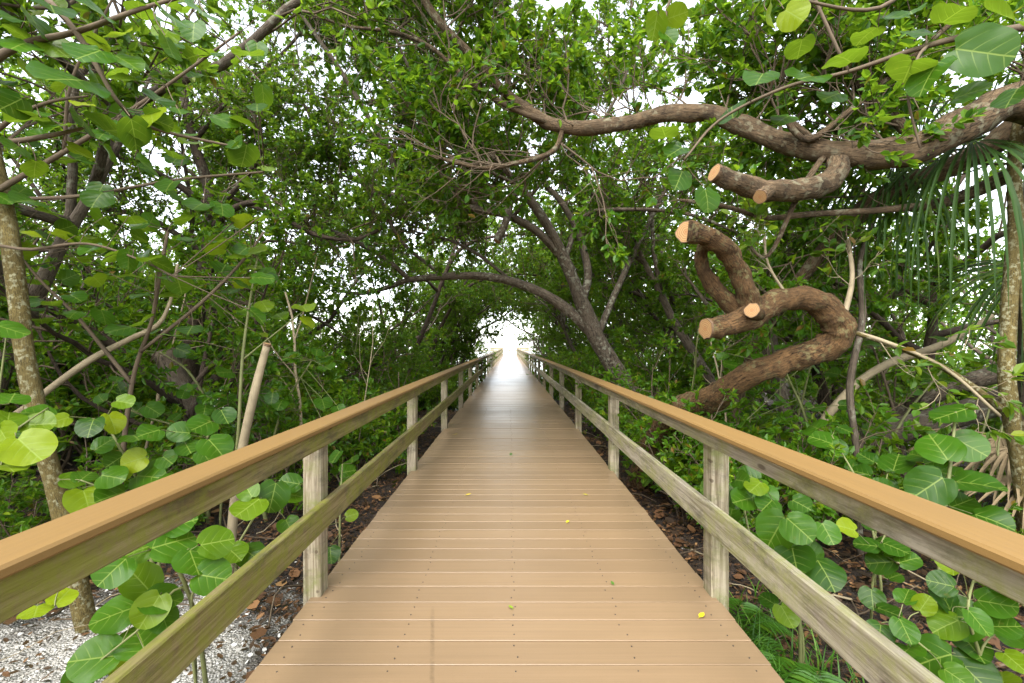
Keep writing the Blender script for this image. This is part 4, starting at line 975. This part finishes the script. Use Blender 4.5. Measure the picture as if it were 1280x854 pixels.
sea_grape('sea_grape_shrub', 'overhanging sea grape branch with very large dark leaves in the upper right corner', [
    (1225, 65, 74, 1.75, .3), (1162, 90, 56, 1.8, .35), (1137, 85, 56, 1.85, .2), (1009, 95, 52, 2.0, .22), (951, 95, 46, 2.1, .3), (1056, 70, 50, 2.0, .45), (915, 141, 36, 2.4), (976, 131, 36, 2.3), (981, 146, 36, 2.35), (963, 18, 36, 1.9, .85), (991, 18, 40, 1.9, .95), (1120, 20, 32, 2.0), (850, 222, 38, 2.2, .08), (845, 189, 34, 2.2, .08), (885, 247, 36, 2.3, .3), (830, 165, 36, 2.2, .1), (845, 20, 30, 2.2, .8), (820, 30, 34, 2.2, .75), (835, 45, 28, 2.2, .4), (1040, 120, 40, 2.1, .1), (1085, 40, 36, 2.1), (1190, 20, 50, 1.9, .1), (1255, 20, 60, 1.8, .1), (1265, 120, 40, 2.0, .1), (1000, 60, 36, 2.1), (1150, 40, 44, 1.95, .1), (890, 110, 30, 2.4)],
    [[(1535, 925, 1.9, 22), (1515, 500, 1.9, 19), (1440, 130, 1.9, 16), (1340, 40, 1.9, 14), (1240, 40, 1.9, 11), (1150, 60, 1.95, 8), (1060, 90, 2.1, 6), (980, 110, 2.25, 5), (900, 150, 2.35, 4), (855, 200, 2.3, 3)], [(1330, 35, 1.9, 8), (1200, -60, 2.0, 7), (1100, 10, 2.0, 6), (1000, 0, 2.0, 4), (960, -5, 1.95, 3)], [(1060, 88, 2.1, 5), (980, -60, 2.15, 5), (880, -70, 2.2, 5), (838, 0, 2.2, 4), (832, 30, 2.2, 3)], [(1160, 56, 1.94, 5), (1146, 75, 1.88, 4), (1135, 120, 1.9, 4), (1150, 185, 1.9, 3)]], 15, 4, (.2, 0.22), face=.45, stalk=M_TWIG)
rws = [(int(r3.uniform(900, 1280)), int(r3.uniform(420, 600)), int(r3.uniform(15, 26)), r3.uniform(3.6, 4.8)) for k in range(36)]
sea_grape('sea_grape_shrub', 'shaded sea grape thicket under the twisted tree beyond the right railing', rws, [[(1000, 640, 4.2, 9), (1010, 540, 4.1, 7), (980, 460, 4.0, 4)], [(1100, 640, 4.2, 9), (1120, 540, 4.2, 6), (1180, 460, 4.2, 4)], [(1200, 640, 4.2, 6), (1240, 500, 4.2, 4)]], 16, 5, (.25, 0.22), face=.4)

# ================================================================== FAN PALM
palm = thing('fan_palm', 'fan palm at the far right hanging long green blades below the thick limb', 'palm', (4.75, 4.1, float(gz(4.75, 4.1))))
base = np.array(palm.location)
m = MB(); q = wander((0, 0, -.2), (0, 0, 1), 3.4, 10, rng, .02, .1); m.tube(q, np.linspace(.15, .13, len(q)), 12, lump=.1, rng=rng); m.build('trunk', M_BARK, palm)
top = q[-1] + base


def fan(mb, hub, d, n, L, K=30, span=2.0, droop=.5, g=rng, width=.024):
    d = nrm(d); n = nrm(n - d * np.dot(n, d)); s = np.cross(n, d)
    for k in range(K):
        a = (k / (K - 1) - .5) * 2 * span
        dr = nrm(d * math.cos(a) + s * math.sin(a) + n * g.normal(0, .05)); ll = L * (1 - .22 * (a / span) ** 2) * g.uniform(.9, 1.08)
        t = np.linspace(0.02, 1, 8); dp = droop * g.uniform(.7, 1.3)
        c = hub + dr * (t * ll)[:, None] - UP * (dp * ll * t ** 2.4)[:, None] - dr * (dp * ll * .35 * t ** 3)[:, None]
        w = width * np.minimum(1, t * 3.2) * np.where(t > .55, (1 - (t - .55) / .45) ** .7 + .03, 1) * .5
        lat = nrm(np.cross(dr, n)); fo = n * .45
        V = np.stack([c - (lat - fo) * w[:, None], c, c + (lat + fo) * w[:, None]], 1).reshape(-1, 3)
        i = np.arange(7) * 3
        Q = np.concatenate([np.stack([i + o, i + o + 1, i + o + 4, i + o + 3], -1) for o in (0, 1)])
        mb.add(V, quads=Q, tint=(np.clip(g.normal(.35, .2), 0, 1), .1), smooth=False)


def frond(hub, d, n, L, K=30, span=2.0, droop=.5, mat_=M_PALM, name='frond', root=None):
    mb = MB(); rt = top if root is None else root
    fan(mb, hub - base, d, np.asarray(n, float), L, K, span, droop)
    mb.tube(catmull([rt - base, (rt + hub) / 2 - base + UP * .18, hub - base, hub - base + nrm(d) * L * .25], 5), [*np.linspace(.016, .009, 11), *np.linspace(.008, .003, 5)], 5)
    return mb.build(name, mat_, palm)


frond(P(1150, 175, 3.5), (-.35, -.15, .9), (.2, -1, .2), .78, 26, 1.0, .12)
frond(P(1215, 175, 3.4), (-.5, -.3, -.3), (-.3, -.5, .8), 1.05, 34, 1.7, .95)
frond(P(1120, 205, 3.8), (-.7, -.1, -.2), (-.2, -.5, .8), .95, 30, 1.6, .95)
frond(P(1290, 330, 3.6), (-.8, -.25, -.35), (-.2, -.5, .85), .95, 34, 1.5, .5)
frond(P(1275, 60, 3.7), (-.5, -.2, .5), (-.3, -.7, .5), .95, 30, 1.6, .4)
frond(P(1400, 130, 4.2), (.3, -.5, .4), (-.3, -.4, .7), 1.0, 28, 1.8, .5)
frond(P(1430, 90, 4.8), (.5, .6, .3), (.1, .2, .9), 1.0, 28, 1.8, .5)
# dead fronds drooping from its trunk
for i, (px, py, Y, d) in enumerate(((1265, 560, 3.6, (-.8, -.5, -.12)), (1290, 600, 3.4, (-.7, -.6, -.1)), (1250, 545, 3.9, (-.9, -.2, -.2)))):
    mb = MB(); hb = P(px, py, Y) - base
    fan(mb, hb, np.array(d), np.array([.05, -.3, 1.]), .75, 22, 1.0, .25)
    mb.tube(catmull([q[4] + UP * .1 * i, (q[4] + hb) / 2 + UP * .05, hb, hb + np.array(d) * .15], 5), .011, 6)
    mb.build('dead_frond', M_STRAW, palm)

# grass by the deck edge
gr = np.random.default_rng(91); mb = MB()
for k in range(520):
    x, y = 1.1 + .75 * gr.random() ** 1.5, gr.uniform(1.4, 3.1); z = float(gz(x, y)); h = gr.uniform(.12, .34); a = gr.uniform(0, 6.28); d = np.array([math.cos(a), math.sin(a), 0])
    t = np.linspace(0, 1, 5)[:, None]; c = np.array([x, y, z]) + UP * h * (t - .35 * t * t) + d * h * .55 * t * t
    w = .004 * (1 - t ** 2) + .0004; s_ = np.cross(d, UP)
    i4 = np.arange(4) * 2
    mb.add(np.stack([c - s_ * w, c + s_ * w], 1).reshape(-1, 3), quads=np.stack([i4, i4 + 1, i4 + 3, i4 + 2], -1), tint=(np.clip(gr.normal(.5, .25), 0, 1), gr.random() * .98))
tag(mb.build('grass', M_FERN), 'thin green grass growing along the right edge of the deck', 'grass', kind='stuff')

# pale slim trunk at the right edge with a forked side branch
p = Plant(np.random.default_rng(36), (.055, .085), .5, (.45, .25))
pt = thing('slender_tree', 'slim pale trunk standing at the right edge beside the palm', 'tree')
q, _ = limb(p.trunk, [(1292, 700, 3.3, 22), (1272, 560, 3.2, 18), (1258, 480, 3.2, 17), (1262, 380, 3.25, 17), (1270, 290, 3.3, 16), (1268, 200, 3.35, 14), (1285, 80, 3.4, 11), (1290, -80, 3.5, 8)], 6, 9, .08)
limb(p.trunk, [(1262, 520, 3.2, 9), (1225, 490, 3.2, 8), (1170, 455, 3.25, 7), (1110, 430, 3.3, 6), (1065, 415, 3.35, 5)], 6, 6, .06)
limb(p.trunk, [(1275, 300, 3.3, 10), (1284, 420, 3.15, 9), (1290, 560, 3.1, 9)], 6, 6, .06)
p.trunk.build('trunk', M_BARK_LICHEN, pt)
p.sprout(q[28:], 7, .1, .9, .01, SP_TWO, .05); p.build_crown([M_TWIG, M_LEAF], pt)

# dead limbs leaning in the thicket
for lab, mt, rows in (('dark dead limb leaning down through the thicket behind the lichen-spotted trunk', M_BARK_DARK, [(-40, 310, 4.4, 17), (30, 362, 4.5, 16), (80, 395, 4.6, 14), (135, 428, 4.8, 12), (210, 490, 5.2, 11), (290, 570, 5.8, 11), (310, 612, 5.9, 11)]),
                      ('pale crooked dead branch rising beside the lichen-spotted trunk', M_TWIG_PALE, [(-95, 735, 3.2, 9), (-20, 560, 3.2, 8), (45, 500, 3.2, 8), (110, 452, 3.25, 8), (160, 425, 3.3, 7), (198, 405, 3.35, 5), (215, 370, 3.4, 4), (222, 330, 3.4, 3)]),
                      ('thick grey dead trunk slanting behind the sea grape thicket on the left', M_BARK, [(205, 440, 5.4, 26), (228, 490, 5.4, 28), (250, 560, 5.4, 30), (262, 620, 5.5, 34)]),
                      ('long pale fallen branch leaning through the undergrowth below the palm', M_TWIG_PALE, [(980, 665, 4.2, 9), (1010, 560, 4.3, 9), (1060, 490, 4.4, 10), (1110, 455, 4.5, 10), (1180, 430, 4.6, 9), (1240, 395, 4.7, 6)]),
                      ('bent grey dead branch in front of the palm, ending above the grey log', M_BARK, [(1076, 705, 3.6, 8), (1070, 560, 3.6, 7), (1062, 480, 3.6, 8), (1078, 400, 3.6, 8), (1075, 330, 3.65, 6), (1090, 280, 3.7, 4)])):
    mb = MB(); limb(mb, rows, 6, 8, .1); tag(mb.build('dead_branch', mt), lab, 'dead branch')
# fallen logs
for lab, rows in (('grey fallen log lying among leaves beyond the right railing', [(955, 628, 4.7, 24), (1000, 590, 4.7, 26), (1060, 560, 4.7, 28), (1130, 535, 4.7, 30), (1220, 512, 4.6, 32), (1330, 480, 4.5, 34)]),
                  ('thinner fallen trunk propped up behind the grey log on the right', [(1045, 603, 5.9, 16), (1070, 570, 5.8, 17), (1120, 520, 5.6, 18), (1180, 490, 5.4, 20), (1240, 470, 5.2, 22), (1340, 440, 5.0, 24)]),
                  ('dark fallen log half hidden in the undergrowth left of the boardwalk', [(-80, 690, 3.6, 24), (20, 685, 3.7, 22), (90, 662, 3.9, 18), (170, 635, 4.3, 14)])):
    mb = MB(); limb(mb, rows, 6, 10, .12); tag(mb.build('fallen_log', M_BARK), lab, 'log')

# ferns
def fern(loc, label, seed, n=9, L=.42):
    g = np.random.default_rng(seed); o = thing('fern', label, 'fern', loc, group='ferns under the right lower rail')
    for k in range(n):
        a = k * 2.4 + g.uniform(-.3, .3); d = np.array([math.cos(a), math.sin(a), 0])
        t = np.linspace(0, 1, 16); ll = L * g.uniform(.7, 1.15)
        c = d * (t * ll * .85)[:, None] + UP * (ll * (1.1 * t - .95 * t ** 2))[:, None]
        mb = MB(); mb.tube(c, np.linspace(.003, .001, 16), 4, cap=False, tint=(.3, .2))
        tg = nrm(np.gradient(c, axis=0)); s = nrm(np.cross(tg, UP))
        for sd in (-1, 1):
            pp = c[2:]; n_ = len(pp)
            mb.leaves(pp, s[2:] * sd + tg[2:] * .35, nrm(np.cross(s[2:], tg[2:])), ll * .26 * np.sin(np.linspace(.5, 2.9, n_)) + .01, .17, tint=np.column_stack([np.clip(g.normal(.45, .15, n_), 0, 1), np.full(n_, .2)]))
        mb.build('frond', M_FERN, o)


for i, (px, py, Y, lab) in enumerate(((955, 815, 1.95, 'feathery green fern by the deck edge under the right lower rail'), (1010, 835, 1.85, 'feathery fern in the bottom right below the rail, beside the large-leaved shrub'), (915, 745, 2.6, 'small fern just behind the first post of the right railing'))):
    c = P(px, py, Y); c[2] = float(gz(c[0], c[1])); fern(tuple(c), lab, 60 + i, 11, .5 if i < 2 else .4)

# leaves fallen on the deck
def fallen(px, py, ln, ang, tn, label):
    Y = F * H / (py - CY); c = P(px, py, Y); m = MB()
    a = R(ang); m.leaves(np.array([[0, 0, .006]]), np.array([[math.cos(a), math.sin(a), .05]]), np.array([[.05, 0, 1.]]), np.array([ln]), .55, bend=-.1, fold=.15, tint=np.array([[tn, .2]]))
    m.tube(np.array([[0, 0, .006], [-math.cos(a) * ln * .25, -math.sin(a) * ln * .25, .005]]), .0008, 4, cap=False, tint=(tn, .2))
    tag(m.build('fallen_leaf', M_FALLEN, loc=(c[0], c[1], .002)), label, 'leaf', 'leaves fallen on the deck')


fallen(874, 774, .045, 40, 1.0, 'bright yellow leaf fallen on the deck beside the right post')
fallen(767, 733, .032, 100, .05, 'small dark green leaf fallen on the deck')
fallen(708, 655, .04, 60, .9, 'yellow leaf lying right of the deck middle')
fallen(641, 763, .03, 130, .4, 'small green-yellow leaf in the middle of the deck')
fallen(582, 620, .05, 20, .95, 'pale yellow leaf lying left of the deck middle')
fallen(735, 620, .045, 160, .8, 'tiny pale leaf by the right third of the deck')
fallen(638, 570, .07, 80, .0, 'dark leaf lying farther out on the deck')
fallen(567, 544, .06, 10, .9, 'farthest pale leaf near the left side of the deck')

# ================================================================== LIGHT, SKY, CAMERA
w = bpy.data.worlds.new('World'); SC.world = w; w.use_nodes = True
nt = w.node_tree; nt.nodes.clear(); g = G(nt)
sky = g.n('TexSky', sky_type='NISHITA'); sky.sun_disc = False; sky.sun_elevation = R(52); sky.sun_rotation = R(200); sky.air_density = 1.0; sky.dust_density = 1.0
hs = g.n('HueSaturation'); hs.inputs['Saturation'].default_value = .28; g.l(sky.outputs[0], hs.inputs['Color'])
bg = g.n('Background'); bg.inputs[1].default_value = .12; g.l(hs.outputs[0], bg.inputs[0])
ow = g.n('OutputWorld'); g.l(bg.outputs[0], ow.inputs[0])
sl = bpy.data.lights.new('Sun', 'SUN'); sl.energy = 1.0; sl.angle = R(50); sl.color = (1, .96, .9)
so = bpy.data.objects.new('Sun', sl); COL.objects.link(so)
# sky rotation is measured from +Y towards +X; the lamp looks along its -Z
az = R(200); el = R(52)
dvec = -np.array([math.sin(az) * math.cos(el), math.cos(az) * math.cos(el), math.sin(el)])
from mathutils import Vector
so.rotation_euler = Vector(dvec).to_track_quat('-Z', 'Y').to_euler()
cam = bpy.data.cameras.new('Camera'); co = bpy.data.objects.new('Camera', cam); COL.objects.link(co)
co.location = (0, 0, H); co.rotation_euler = (R(90), 0, 0); cam.sensor_width = 36; cam.lens = F / 1280 * 36
cam.shift_x = 3 / 1280; cam.shift_y = 5 / 1280; cam.clip_start = .05; cam.clip_end = 12000
SC.camera = co
SC.view_settings.view_transform = 'Standard'; SC.view_settings.look = 'None'; SC.view_settings.gamma = 1; SC.view_settings.exposure = 2.65
c = SC.cycles
c.use_denoising = True; c.max_bounces = 7; c.diffuse_bounces = 4; c.glossy_bounces = 2; c.transmission_bounces = 4; c.transparent_max_bounces = 4
c.sample_clamp_indirect = 8.0; c.caustics_reflective = False; c.caustics_refractive = False
